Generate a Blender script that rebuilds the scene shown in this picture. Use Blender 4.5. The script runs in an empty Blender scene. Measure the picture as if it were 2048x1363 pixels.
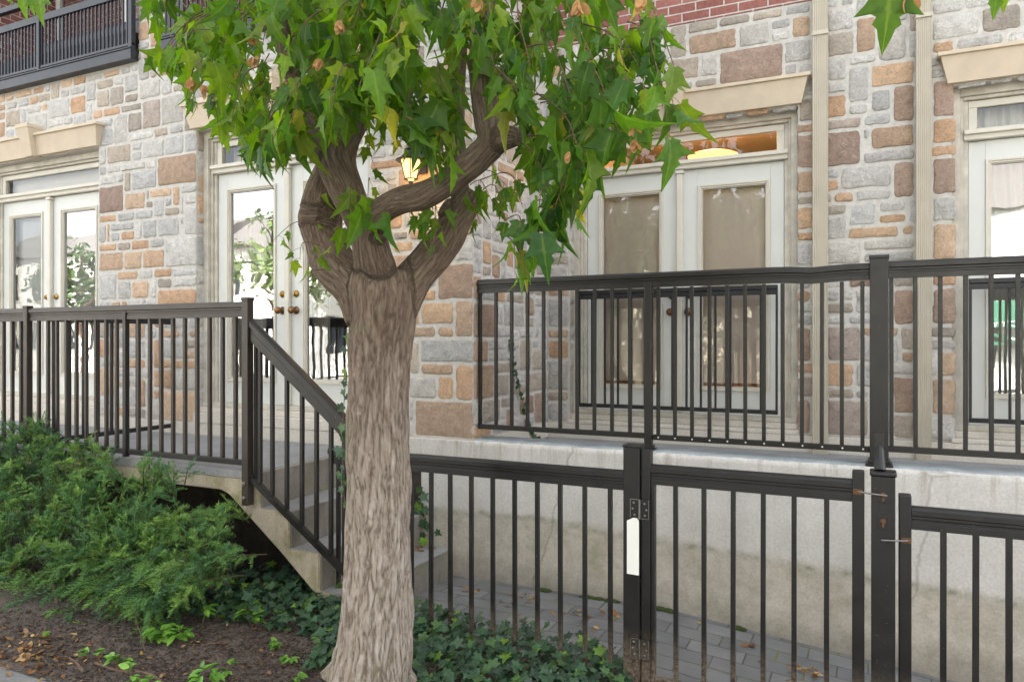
import bpy, bmesh, math, random
import numpy as np
from mathutils import Vector, Matrix, noise, Quaternion
R = math.radians
S = bpy.context.scene
COL = S.collection
# ------------------------------------------------------------------ camera, sky, sun, exposure
TH = R(25.7); FPX = 1480.0; CX = 1024.0; CY = 682.0
cd = bpy.data.cameras.new("camera"); cam = bpy.data.objects.new("camera", cd); COL.objects.link(cam)
cd.sensor_width = 36.0; cd.lens = FPX/2048*36.0; cd.clip_start = 0.05; cd.clip_end = 400
cam.location = (0, 0, 0); cam.rotation_euler = (R(90), 0, TH)
S.camera = cam
SUN_EL, SUN_AZ = R(42), R(18)
w = bpy.data.worlds.new("World"); S.world = w; w.use_nodes = True
nt = w.node_tree; nt.nodes.clear()
sky = nt.nodes.new("ShaderNodeTexSky"); sky.sky_type = 'NISHITA'; sky.sun_disc = False
sky.sun_elevation = SUN_EL; sky.sun_rotation = SUN_AZ; sky.air_density = 1.0; sky.dust_density = 3.0; sky.ozone_density = 1.0
hs = nt.nodes.new("ShaderNodeHueSaturation"); hs.inputs['Saturation'].default_value = 0.2
bg = nt.nodes.new("ShaderNodeBackground"); bg.inputs['Strength'].default_value = 0.15
ow = nt.nodes.new("ShaderNodeOutputWorld")
nt.links.new(sky.outputs[0], hs.inputs['Color']); nt.links.new(hs.outputs[0], bg.inputs[0]); nt.links.new(bg.outputs[0], ow.inputs[0])
sl = bpy.data.lights.new("sun", 'SUN'); sl.energy = 5.0; sl.angle = R(0.5); sl.color = (1.0, .93, .82)
sun = bpy.data.objects.new("sun", sl); COL.objects.link(sun)
sdir = Vector((math.sin(SUN_AZ)*math.cos(SUN_EL), math.cos(SUN_AZ)*math.cos(SUN_EL), math.sin(SUN_EL)))
sun.rotation_euler = sdir.to_track_quat('Z', 'Y').to_euler()
S.view_settings.view_transform = 'Standard'; S.view_settings.look = 'None'; S.view_settings.exposure = 2.36
S.cycles.max_bounces = 8; S.cycles.transparent_max_bounces = 12; S.cycles.caustics_reflective = False; S.cycles.caustics_refractive = False
S.cycles.sample_clamp_indirect = 6.0

CT, ST = math.cos(TH), math.sin(TH)
def at(px, py, Y):
    """point on the plane y = Y that the photograph shows at (px, py)"""
    u = (px-CX)/FPX; v = (CY-py)/FPX; t = Y/(CT+u*ST)
    return Vector((t*(-ST+u*CT), Y, t*v))
def atz(px, py, z):
    u = (px-CX)/FPX; v = (CY-py)/FPX; t = z/v
    return Vector((t*(-ST+u*CT), t*(CT+u*ST), z))
def X(px, Y): return at(px, 0, Y).x
def Z(px, py, Y): return at(px, py, Y).z
DA, DB, DF, DL, DR = 4.72, 6.115, 3.63, 3.485, 4.79   # wall A, wall B, fence, landing rail, terrace rail
XC = -2.59                                           # corner of the projecting block
ZS = -0.72                                           # bottom of the stonework / top of the kerb
ZL = -0.83                                           # landing
def zwalk(x): return -1.71 - max(0.0, x+1.2)*0.092
def zsoil(x, y):
    b = -1.60 - 0.075*max(0.0, min(x, 3)+2.6)
    return b - 0.06*max(0.0, 3.3-y) + 0.0

# ------------------------------------------------------------------ object helpers
def link(o, parent=None):
    COL.objects.link(o)
    if parent is not None: o.parent = parent
    return o
def tag(o, label=None, cat=None, group=None, kind=None):
    if label: o['label'] = label
    if cat: o['category'] = cat
    if group: o['group'] = group
    if kind: o['kind'] = kind
    return o
def empty(name, loc=(0, 0, 0), label=None, cat=None, group=None, rz=0):
    o = bpy.data.objects.new(name, None); o.location = loc; o.rotation_euler = (0, 0, rz); o.empty_display_size = .1
    link(o); return tag(o, label, cat, group)
def mobj(name, bm, m, parent=None, smooth=False, loc=None):
    me = bpy.data.meshes.new(name); bm.to_mesh(me); bm.free()
    for mm in (m if isinstance(m, (list, tuple)) else [m]): me.materials.append(mm)
    if smooth: me.polygons.foreach_set('use_smooth', [True]*len(me.polygons))
    o = bpy.data.objects.new(name, me); link(o, parent)
    if loc is not None: o.location = loc
    return o
def npobj(name, V, F, m, parent=None, smooth=False, attrs=None, matidx=None):
    """V (n,3) array, F list of tuples or (k,4)/(k,3) array"""
    me = bpy.data.meshes.new(name)
    V = np.asarray(V, dtype=np.float32)
    if isinstance(F, np.ndarray):
        k, c = F.shape
        me.vertices.add(len(V)); me.vertices.foreach_set('co', V.ravel())
        me.loops.add(k*c); me.loops.foreach_set('vertex_index', F.astype(np.int32).ravel())
        me.polygons.add(k); me.polygons.foreach_set('loop_start', np.arange(0, k*c, c, dtype=np.int32))
        me.polygons.foreach_set('loop_total', np.full(k, c, dtype=np.int32))
        me.update(calc_edges=True)
    else:
        me.from_pydata([tuple(v) for v in V], [], F)
    for mm in (m if isinstance(m, (list, tuple)) else [m]): me.materials.append(mm)
    if smooth: me.polygons.foreach_set('use_smooth', [True]*len(me.polygons))
    if matidx is not None: me.polygons.foreach_set('material_index', np.asarray(matidx, dtype=np.int32))
    if attrs:
        for n, (typ, dat) in attrs.items():
            a = me.attributes.new(n, typ, 'POINT')
            a.data.foreach_set({'FLOAT': 'value', 'FLOAT_VECTOR': 'vector', 'FLOAT_COLOR': 'color'}[typ], np.asarray(dat, dtype=np.float32).ravel())
    me.validate()
    o = bpy.data.objects.new(name, me); link(o, parent); return o
def rel(o, parent):   # geometry was written in world coordinates: keep it there under a moved parent
    o.parent = parent; o.matrix_parent_inverse = Matrix.Translation(-parent.location) if parent.rotation_euler.z == 0 else parent.matrix_basis.inverted()
    return o
def box(bm, x0, x1, y0, y1, z0, z1, bev=0.0):
    vs = [bm.verts.new(p) for p in ((x0,y0,z0),(x1,y0,z0),(x1,y1,z0),(x0,y1,z0),(x0,y0,z1),(x1,y0,z1),(x1,y1,z1),(x0,y1,z1))]
    fs = [bm.faces.new([vs[i] for i in f]) for f in ((0,3,2,1),(4,5,6,7),(0,1,5,4),(1,2,6,5),(2,3,7,6),(3,0,4,7))]
    if bev > 0:
        es = list({e for f in fs for e in f.edges})
        bmesh.ops.bevel(bm, geom=es, offset=bev, segments=2, affect='EDGES', profile=.5)
    return vs
def prism_y(bm, pts, y0, y1, bev=0.0):   # polygon in xz, extruded along y
    a = [bm.verts.new((p[0], y0, p[1])) for p in pts]; b = [bm.verts.new((p[0], y1, p[1])) for p in pts]
    n = len(pts); fs = [bm.faces.new(a[::-1]), bm.faces.new(b)]
    for i in range(n): fs.append(bm.faces.new((a[i], a[(i+1) % n], b[(i+1) % n], b[i])))
    bmesh.ops.recalc_face_normals(bm, faces=fs)
    if bev > 0: bmesh.ops.bevel(bm, geom=list({e for f in fs for e in f.edges}), offset=bev, segments=2, affect='EDGES')
def prism_x(bm, pts, x0, x1, bev=0.0):   # polygon in yz, extruded along x
    a = [bm.verts.new((x0, p[0], p[1])) for p in pts]; b = [bm.verts.new((x1, p[0], p[1])) for p in pts]
    n = len(pts); fs = [bm.faces.new(a), bm.faces.new(b[::-1])]
    for i in range(n): fs.append(bm.faces.new((a[(i+1) % n], a[i], b[i], b[(i+1) % n])))
    bmesh.ops.recalc_face_normals(bm, faces=fs)
    if bev > 0: bmesh.ops.bevel(bm, geom=list({e for f in fs for e in f.edges}), offset=bev, segments=2, affect='EDGES')
def lathe(bm, prof, n=20, org=(0, 0, 0), axis='z'):   # prof list of (r, h)
    rings = []
    for r, h in prof:
        ring = []
        for i in range(n):
            a = 2*math.pi*i/n; c, s = r*math.cos(a), r*math.sin(a)
            p = (c, s, h) if axis == 'z' else ((c, -h, s) if axis == 'y' else (h, c, s))
            ring.append(bm.verts.new((org[0]+p[0], org[1]+p[1], org[2]+p[2])))
        rings.append(ring)
    fs = []
    for a, b in zip(rings, rings[1:]):
        for i in range(n): fs.append(bm.faces.new((a[i], a[(i+1) % n], b[(i+1) % n], b[i])))
    fs.append(bm.faces.new(rings[0][::-1])); fs.append(bm.faces.new(rings[-1]))
    bmesh.ops.recalc_face_normals(bm, faces=fs)
def tube_np(pts, rad, n=8):
    """returns V, F(quads) for a tube along pts with radii rad"""
    pts = [Vector(p) for p in pts]; V = []; F = []
    T = [(pts[min(i+1, len(pts)-1)]-pts[max(i-1, 0)]).normalized() for i in range(len(pts))]
    up = Vector((0, 0, 1)) if abs(T[0].z) < .9 else Vector((1, 0, 0))
    N = (up - T[0]*up.dot(T[0])).normalized()
    for i, p in enumerate(pts):
        N = (N - T[i]*N.dot(T[i])).normalized(); B = T[i].cross(N)
        for k in range(n):
            a = 2*math.pi*k/n; V.append(p + (N*math.cos(a)+B*math.sin(a))*rad[i])
    for i in range(len(pts)-1):
        for k in range(n): F.append((i*n+k, i*n+(k+1) % n, (i+1)*n+(k+1) % n, (i+1)*n+k))
    return V, F
def tube(bm, pts, rad, n=8):
    if not isinstance(rad, (list, tuple)): rad = [rad]*len(pts)
    V, F = tube_np(pts, rad, n)
    vs = [bm.verts.new(v) for v in V]
    for f in F: bm.faces.new([vs[i] for i in f])
    bm.faces.new(vs[:n][::-1]); bm.faces.new(vs[-n:])
def crv(pts, k=8):   # catmull-rom through (vector, radius)
    P = [Vector(p[0]) for p in pts]; Q = [p[1] for p in pts]; out = []; ro = []
    for i in range(len(P)-1):
        a, b, c, d = P[max(i-1, 0)], P[i], P[i+1], P[min(i+2, len(P)-1)]
        for j in range(k):
            t = j/k
            out.append(.5*((2*b)+(c-a)*t+(2*a-5*b+4*c-d)*t*t+(3*b-a-3*c+d)*t**3)); ro.append(Q[i]*(1-t)+Q[i+1]*t)
    out.append(P[-1]); ro.append(Q[-1]); return out, ro

# ------------------------------------------------------------------ materials
def mat(name):
    m = bpy.data.materials.new(name); m.use_nodes = True; n = m.node_tree; n.nodes.clear()
    o = n.nodes.new('ShaderNodeOutputMaterial'); b = n.nodes.new('ShaderNodeBsdfPrincipled'); n.links.new(b.outputs[0], o.inputs[0])
    return m, n, b, o
def N(n, t, **kw):
    x = n.nodes.new(t)
    for k, v in kw.items():
        if k in x.inputs: x.inputs[k].default_value = v
        else: setattr(x, k, v)
    return x
def L(n, a, b): n.links.new(a, b)
def ramp(n, fac, stops):
    r = n.nodes.new('ShaderNodeValToRGB'); e = r.color_ramp.elements
    while len(e) > 1: e.remove(e[-1])
    e[0].position = stops[0][0]; e[0].color = (*stops[0][1], 1)
    for p, c in stops[1:]:
        x = e.new(p); x.color = (*c, 1)
    L(n, fac, r.inputs[0]); return r
def mix(n, fac, a, b, mode='MIX'):
    x = n.nodes.new('ShaderNodeMix'); x.data_type = 'RGBA'; x.blend_type = mode
    for s, v in ((0, fac), (6, a), (7, b)):
        if hasattr(v, 'type') and hasattr(v, 'links'): L(n, v, x.inputs[s])
        else: x.inputs[s].default_value = v if s == 0 else (*v, 1)
    return x.outputs[2]
def noi(n, vec, scale, detail=5, rough=.6, dist=0.0):
    x = N(n, 'ShaderNodeTexNoise', Scale=scale, Detail=detail, Roughness=rough, Distortion=dist)
    if vec is not None: L(n, vec, x.inputs['Vector'])
    return x.outputs['Fac']
def bump(n, b, h, strength=.5, dist=.01, prev=None):
    x = N(n, 'ShaderNodeBump', Strength=strength, Distance=dist); L(n, h, x.inputs['Height'])
    if prev is not None: L(n, prev, x.inputs['Normal'])
    L(n, x.outputs[0], b.inputs['Normal']); return x.outputs[0]
def objco(n): return n.nodes.new('ShaderNodeNewGeometry').outputs['Position']
def mapv(n, vec, sc):
    x = n.nodes.new('ShaderNodeMapping'); x.inputs['Scale'].default_value = sc; L(n, vec, x.inputs[0]); return x.outputs[0]
def math_(n, op, a, b=None, c=None):
    x = n.nodes.new('ShaderNodeMath'); x.operation = op
    for i, v in enumerate((a, b, c)):
        if v is None: continue
        if hasattr(v, 'links'): L(n, v, x.inputs[i])
        else: x.inputs[i].default_value = v
    return x.outputs[0]
def simple(name, col, rough=.5, var=.12, scale=18, bs=.15, bd=.002, metal=0.0, spec=None):
    m, n, b, o = mat(name); P = objco(n); f = noi(n, P, scale)
    r = ramp(n, f, [(.3, tuple(c*(1-var) for c in col)), (.7, tuple(min(1, c*(1+var)) for c in col))])
    L(n, r.outputs[0], b.inputs['Base Color']); b.inputs['Roughness'].default_value = rough; b.inputs['Metallic'].default_value = metal
    if spec is not None: b.inputs['Specular IOR Level'].default_value = spec
    if bs: bump(n, b, noi(n, P, scale*9), bs, bd)
    return m

def m_stone():
    m, n, b, o = mat('stone_blocks'); P = objco(n)
    a = N(n, 'ShaderNodeAttribute', attribute_name='scol').outputs['Color']
    f1 = noi(n, P, 14, 6, .7); f2 = noi(n, P, 90, 4, .7); f3 = noi(n, P, 34, 6, .75, 1.2)
    c = mix(n, 1.0, a, ramp(n, f1, [(.25, (.78, .75, .72)), (.5, (1.10, 1.08, 1.06)), (.75, (1.36, 1.33, 1.29))]).outputs[0], 'MULTIPLY')
    c = mix(n, 1.0, c, ramp(n, f2, [(.3, (.78, .78, .78)), (.6, (1.1, 1.1, 1.1))]).outputs[0], 'MULTIPLY')
    wh = N(n, 'ShaderNodeAttribute', attribute_name='fleck').outputs['Fac']
    v = ramp(n, f3, [(.56, (0, 0, 0)), (.66, (1, 1, 1))]).outputs[0]
    fl = math_(n, 'MULTIPLY', v, wh)
    c = mix(n, fl, c, (.62, .56, .50))
    L(n, c, b.inputs['Base Color']); b.inputs['Roughness'].default_value = .9; b.inputs['Specular IOR Level'].default_value = .25
    h = math_(n, 'ADD', math_(n, 'MULTIPLY', f1, 1.0), math_(n, 'MULTIPLY', f3, .7))
    k = bump(n, b, h, 1.0, .022); bump(n, b, f2, 1.0, .005, k)
    return m
M = {}
M['stone'] = m_stone()
def m_mortar():
    m, n, b, o = mat('mortar'); P = objco(n); f = noi(n, P, 30); g = noi(n, P, 150)
    L(n, ramp(n, f, [(.3, (.50, .475, .44)), (.7, (.65, .625, .585))]).outputs[0], b.inputs['Base Color']); b.inputs['Roughness'].default_value = .95
    k = bump(n, b, f, .6, .008); bump(n, b, g, .5, .003, k); return m
M['mortar'] = m_mortar()
def m_brick():
    m, n, b, o = mat('red_brick'); P = objco(n)
    s = n.nodes.new('ShaderNodeSeparateXYZ'); L(n, P, s.inputs[0]); cb = n.nodes.new('ShaderNodeCombineXYZ')
    L(n, math_(n, 'ADD', s.outputs[0], s.outputs[1]), cb.inputs[0]); L(n, s.outputs[2], cb.inputs[1])
    t = N(n, 'ShaderNodeTexBrick', Scale=1.0); t.inputs['Brick Width'].default_value = .225; t.inputs['Row Height'].default_value = .075
    t.inputs['Mortar Size'].default_value = .006; t.inputs['Mortar Smooth'].default_value = .2; t.inputs['Bias'].default_value = 0
    t.inputs['Color1'].default_value = (.25, .095, .08, 1); t.inputs['Color2'].default_value = (.34, .14, .12, 1); t.inputs['Mortar'].default_value = (.55, .50, .47, 1)
    L(n, cb.outputs[0], t.inputs['Vector'])
    f = noi(n, P, 40); c = mix(n, 1.0, t.outputs['Color'], ramp(n, f, [(.3, (.8, .8, .8)), (.7, (1.2, 1.2, 1.2))]).outputs[0], 'MULTIPLY')
    L(n, c, b.inputs['Base Color']); b.inputs['Roughness'].default_value = .9
    k = bump(n, b, math_(n, 'SUBTRACT', 1.0, t.outputs['Fac']), .7, .006); bump(n, b, f, .4, .003, k); return m
M['brick'] = m_brick()
def m_conc(name, c1, c2, stain=False, moss=0.0, bs=.5):
    m, n, b, o = mat(name); P = objco(n); f = noi(n, P, 3.0, 8, .65); g = noi(n, P, 70, 4, .7); h = noi(n, P, 11, 6, .7)
    c = ramp(n, f, [(.3, c1), (.7, c2)]).outputs[0]
    s = n.nodes.new('ShaderNodeSeparateXYZ'); L(n, P, s.inputs[0])
    if stain:
        zz = math_(n, 'ADD', s.outputs[2], math_(n, 'MULTIPLY', math_(n, 'MAXIMUM', math_(n, 'ADD', s.outputs[0], 1.9), 0.0), .058))
        zz = math_(n, 'ADD', zz, math_(n, 'MULTIPLY', math_(n, 'SUBTRACT', noi(n, P, 6, 6, .7), .5), .10))
        low = N(n, 'ShaderNodeMapRange'); L(n, zz, low.inputs[0]); low.inputs[1].default_value = -1.19; low.inputs[2].default_value = -1.27
        lowc = ramp(n, h, [(.3, (.42, .375, .31)), (.55, (.53, .485, .415)), (.75, (.62, .57, .50))]).outputs[0]
        c = mix(n, low.outputs[0], c, lowc)
        # mossy tide line along the pour joint and darker foot
        tl = N(n, 'ShaderNodeMapRange'); L(n, math_(n, 'ABSOLUTE', math_(n, 'ADD', zz, 1.245)), tl.inputs[0]); tl.inputs[1].default_value = .035; tl.inputs[2].default_value = 0.0
        c = mix(n, math_(n, 'MULTIPLY', tl.outputs[0], ramp(n, h, [(.42, (0, 0, 0)), (.62, (.8, .8, .8))]).outputs[0]), c, (.19, .185, .12))
        mo = math_(n, 'MULTIPLY', low.outputs[0], ramp(n, noi(n, P, 2.8, 7, .7), [(.50, (0, 0, 0)), (.70, (.55, .55, .55))]).outputs[0])
        c = mix(n, mo, c, (.24, .24, .13))
        ft = N(n, 'ShaderNodeMapRange'); L(n, zz, ft.inputs[0]); ft.inputs[1].default_value = -1.50; ft.inputs[2].default_value = -1.74
        c = mix(n, math_(n, 'MULTIPLY', ft.outputs[0], .55), c, (.20, .17, .13))
        # rusty runs below the kerb edge
        ru = ramp(n, noi(n, mapv(n, P, (16, 16, 1.0)), 1.0, 4, .7), [(.50, (0, 0, 0)), (.68, (1, 1, 1))]).outputs[0]
        tp = N(n, 'ShaderNodeMapRange'); L(n, s.outputs[2], tp.inputs[0]); tp.inputs[1].default_value = -1.02; tp.inputs[2].default_value = -.74
        c = mix(n, math_(n, 'MULTIPLY', math_(n, 'MULTIPLY', ru, tp.outputs[0]), .55), c, (.27, .22, .15))
        cr = N(n, 'ShaderNodeTexVoronoi', Scale=.36); cr.feature = 'DISTANCE_TO_EDGE'
        L(n, mix(n, .10, P, N(n, 'ShaderNodeTexNoise', Scale=9.0).outputs['Color']), cr.inputs['Vector'])
        c = mix(n, ramp(n, cr.outputs['Distance'], [(0, (.4, .4, .4)), (.002, (0, 0, 0))]).outputs[0], c, (.16, .14, .12))
    if moss:
        mm = math_(n, 'MULTIPLY', ramp(n, noi(n, P, 4.5, 6, .65), [(.47, (0, 0, 0)), (.66, (1, 1, 1))]).outputs[0], moss)
        c = mix(n, mm, c, (.20, .20, .07))
        dk = ramp(n, noi(n, mapv(n, P, (9, 9, 2)), 1.0, 6, .7), [(.5, (0, 0, 0)), (.75, (.6, .6, .6))]).outputs[0]
        c = mix(n, dk, c, tuple(x*.55 for x in c1))
    c = mix(n, 1.0, c, ramp(n, g, [(.3, (.85, .85, .85)), (.6, (1.06, 1.06, 1.06))]).outputs[0], 'MULTIPLY')
    L(n, c, b.inputs['Base Color']); b.inputs['Roughness'].default_value = .92; b.inputs['Specular IOR Level'].default_value = .25
    k = bump(n, b, h, bs, .006); bump(n, b, g, bs, .0025, k); return m
M['wallconc'] = m_conc('retaining_wall_concrete', (.55, .525, .485), (.68, .65, .61), stain=True)
M['stairside'] = m_conc('stair_side_concrete', (.42, .35, .26), (.58, .50, .39), moss=.75)
M['landing'] = m_conc('landing_concrete', (.235, .235, .235), (.34, .34, .335), bs=.6)
M['riser'] = m_conc('step_riser_concrete', (.17, .155, .135), (.30, .275, .24), moss=.35, bs=.9)
M['plinth'] = m_conc('plinth_concrete', (.60, .55, .48), (.72, .67, .60), bs=.4)
M['curbtop'] = m_conc('kerb_top_sealant', (.24, .28, .30), (.42, .45, .46), bs=1.0)
M['sidewalk'] = m_conc('sidewalk_concrete', (.17, .17, .16), (.26, .255, .24))
M['lintel'] = simple('cast_stone_lintel', (.62, .52, .40), .85, .07, 7, .5, .002)
M['trim'] = simple('cream_trim_paint', (.66, .62, .54), .5, .06, 6, .2, .001)
M['frame'] = simple('weathered_frame_paint', (.55, .51, .44), .6, .22, 9, .4, .001)
M['door'] = simple('pale_door_paint', (.66, .67, .64), .4, .03, 4, .1, .001)
M['downpipe'] = simple('beige_downpipe_paint', (.55, .50, .405), .5, .07, 6, .2, .001)
def m_paint(name, base, dust=.0):
    m, n, b, o = mat(name); P = objco(n); f = noi(n, P, 9, 6, .7); g = noi(n, P, 160, 3, .7)
    c = ramp(n, f, [(.35, base), (.7, tuple(x*1.5 for x in base))]).outputs[0]
    ch = ramp(n, noi(n, P, 130, 2, .5), [(.735, (0, 0, 0)), (.76, (1, 1, 1))]).outputs[0]
    c = mix(n, math_(n, 'MULTIPLY', ch, .35), c, (.45, .43, .40))
    if dust:
        s = n.nodes.new('ShaderNodeSeparateXYZ'); L(n, P, s.inputs[0])
        mr = N(n, 'ShaderNodeMapRange'); L(n, s.outputs[2], mr.inputs[0]); mr.inputs[1].default_value = -1.42; mr.inputs[2].default_value = -1.66
        sp = ramp(n, noi(n, P, 60, 6, .8), [(.38, (0, 0, 0)), (.6, (1, 1, 1))]).outputs[0]
        c = mix(n, math_(n, 'MULTIPLY', math_(n, 'MULTIPLY', mr.outputs[0], sp), dust), c, (.24, .18, .13))
    L(n, c, b.inputs['Base Color']); L(n, ramp(n, f, [(.3, (.30,)*3), (.7, (.5,)*3)]).outputs[0], b.inputs['Roughness'])
    bump(n, b, g, .15, .001); return m
M['rail'] = m_paint('brown_black_rail_paint', (.009, .008, .0075))
M['railrefl'] = m_paint('rail_paint_warm_reflection', (.028, .020, .016))  # same rail paint, with warm reflected light put into the colour
M['fence'] = m_paint('black_fence_paint', (.008, .0078, .0082), .9)
M['balc'] = m_paint('charcoal_balcony_paint', (.019, .022, .028))
M['juliet'] = m_paint('blue_black_paint', (.007, .008, .011))
M['brass'] = simple('aged_brass', (.42, .27, .09), .28, .2, 30, .1, .001, 1.0)
M['bronze'] = simple('tarnished_bronze', (.20, .11, .05), .35, .25, 30, .1, .001, 1.0)
M['steel'] = simple('worn_steel', (.24, .23, .22), .4, .2, 50, .2, .001, .9)
M['rust'] = simple('rusty_steel', (.16, .08, .04), .8, .4, 90, .5, .001, .3)
M['black'] = simple('black_interior', (.012, .012, .013), .9, .2, 5, 0)
M['white'] = simple('white_paper', (.86, .85, .80), .7, .02, 8, 0)
M['screw'] = simple('white_screw_caps', (.75, .73, .66), .5, .05, 8, 0)
M['hollowshade'] = simple('hollow_shade_dark', (.05, .04, .032), 1, .4, 9, .8, .02)  # dark colour stands for the shade inside the stair hollow
def m_glass(name, refl, tint=(1, 1, 1), wav=.35, rough=.01):
    m, n, b, o = mat(name); n.nodes.remove(b); P = objco(n)
    tr = N(n, 'ShaderNodeBsdfTransparent'); tr.inputs[0].default_value = (*tint, 1)
    gl = N(n, 'ShaderNodeBsdfGlossy', Roughness=rough); gl.inputs[0].default_value = (.95, .97, 1, 1)
    bp = N(n, 'ShaderNodeBump', Strength=wav, Distance=.02); L(n, noi(n, mapv(n, P, (1.0, 1.0, 2.2)), 1.6, 1.5, .4, .3), bp.inputs['Height']); L(n, bp.outputs[0], gl.inputs['Normal'])
    fr = N(n, 'ShaderNodeFresnel', IOR=1.5); fac = math_(n, 'MAXIMUM', math_(n, 'ADD', fr.outputs[0], refl), 0.0)
    ms = n.nodes.new('ShaderNodeMixShader'); L(n, math_(n, 'MINIMUM', fac, 1.0), ms.inputs[0]); L(n, tr.outputs[0], ms.inputs[1]); L(n, gl.outputs[0], ms.inputs[2])
    L(n, ms.outputs[0], o.inputs[0]); return m
M['glassA'] = m_glass('reflective_glass', .33, wav=.12)
M['glassB'] = m_glass('shaded_glass', .06, wav=.07)
M['glassD'] = m_glass('dim_glass', .02, wav=.06)
M['glassL'] = m_glass('blind_glass', .30, wav=.14)
def m_emit(name, col, st):
    m, n, b, o = mat(name); b.inputs['Base Color'].default_value = (*col, 1); b.inputs['Emission Color'].default_value = (*col, 1); b.inputs['Emission Strength'].default_value = st; return m
M['lampglass'] = m_emit('lit_lantern_glass', (1.0, .62, .2), .55)
M['bulb'] = m_emit('lit_bulb', (1.0, .75, .4), 12)
M['bowl'] = m_emit('lit_ceiling_bowl', (1.0, .5, .16), .5)
M['shade'] = simple('taupe_roller_shade', (.80, .68, .58), .9, .04, 3, .2, .001)
M['curtain'] = simple('pale_curtain', (.62, .60, .52), .9, .06, 3, .2, .001)
M['blind'] = simple('white_blind_slats', (.72, .75, .76), .6, .03, 3, 0)
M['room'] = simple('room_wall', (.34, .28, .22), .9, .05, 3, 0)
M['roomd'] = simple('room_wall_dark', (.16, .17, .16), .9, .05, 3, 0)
# ------------------------------------------------------------------ the house
house = empty('townhouse', (-1.4, 6.1, -1.8), 'townhouse of grey, tan and brown stone blocks with cream double doors and red brick above', 'building')
def hp(name, bm, m, smooth=False): return rel(mobj(name, bm, m, None, smooth), house)
rs = random.Random(11)
GX, GZ = .05, .0925
CO = {'G': [(.54,.53,.515),(.58,.57,.555),(.50,.495,.49),(.62,.61,.59),(.56,.54,.51),(.52,.52,.52)],
      'M': [(.43,.375,.315),(.47,.41,.345),(.41,.37,.325),(.49,.43,.365)],
      'T': [(.57,.385,.255),(.61,.43,.295),(.55,.37,.25),(.63,.47,.34),(.53,.375,.27)],
      'U': [(.49,.355,.26),(.52,.39,.29),(.46,.34,.255)],
      'B': [(.38,.27,.215),(.41,.30,.235),(.35,.26,.215),(.43,.32,.26)],
      'V': [(.43,.37,.33),(.46,.39,.345)]}
FL = {'G': .10, 'M': .45, 'T': .18, 'U': .45, 'B': .8, 'V': .7}
SV, SF, SC, SFL = [], [], [], []
def stone_block(o, u, n, x0, x1, z0, z1, kind, ex=(0, 0), seed=0):
    r = random.Random(seed)
    g = r.uniform(.009, .0145)
    a0 = x0+(g if not ex[0] else -.001); a1 = x1-(g if not ex[1] else -.001); b0 = z0+g; b1 = z1-g
    col = r.choice(CO[kind]); k = r.uniform(.90, 1.10); col = [c*k for c in col]
    rad = min(r.uniform(.012, .03), (a1-a0)*.35, (b1-b0)*.35); hgt = r.uniform(.005, .011)
    out = []
    for cx, cz, q in ((a1-rad, b1-rad, 0), (a0+rad, b1-rad, 1), (a0+rad, b0+rad, 2), (a1-rad, b0+rad, 3)):
        for t in (0, .33, .67, 1):
            an = (q+t)*math.pi/2; out.append((cx+rad*math.cos(an), cz+rad*math.sin(an)))
        # edge points follow
        nx = [(a0+rad, b1), (a0, b0+rad), (a1-rad, b0), (a1, b1-rad)][q]; px = out[-1]
        for t in (.2, .4, .6, .8): out.append((px[0]+(nx[0]-px[0])*t, px[1]+(nx[1]-px[1])*t))
    mx, mz = (a0+a1)/2, (b0+b1)/2; ph = r.uniform(0, 99)
    base = len(SV); m = len(out)
    J = []
    for i, (x, z) in enumerate(out):
        q = noise.noise(Vector((x*23+ph, z*23, ph)))*.009 + r.uniform(-.002, .002)
        dx, dz = x-mx, z-mz; l = math.hypot(dx, dz) or 1
        J.append((x+dx/l*q, z+dz/l*q))
    for s, h in ((0, -.006), (.004, hgt*.5), (.014, hgt*.95)):
        for x, z in J:
            dx, dz = mx-x, mz-z; l = math.hypot(dx, dz) or 1
            hh = h + (noise.noise(Vector((x*14, z*14, ph)))*.007 if h > 0 else 0)
            p = o + u*(x+dx/l*s) + Vector((0, 0, z+dz/l*s)) + n*hh
            SV.append(p)
    SV.append(o + u*mx + Vector((0, 0, mz)) + n*(hgt*1.05))
    for k2 in (0, 1):
        for i in range(m): SF.append((base+k2*m+i, base+k2*m+(i+1) % m, base+(k2+1)*m+(i+1) % m, base+(k2+1)*m+i))
    for i in range(m): SF.append((base+2*m+i, base+2*m+(i+1) % m, base+3*m))
    SC.extend([(*col, 1)]*(3*m+1)); SFL.extend([FL[kind]*r.uniform(.5, 1)]*(3*m+1))
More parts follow.
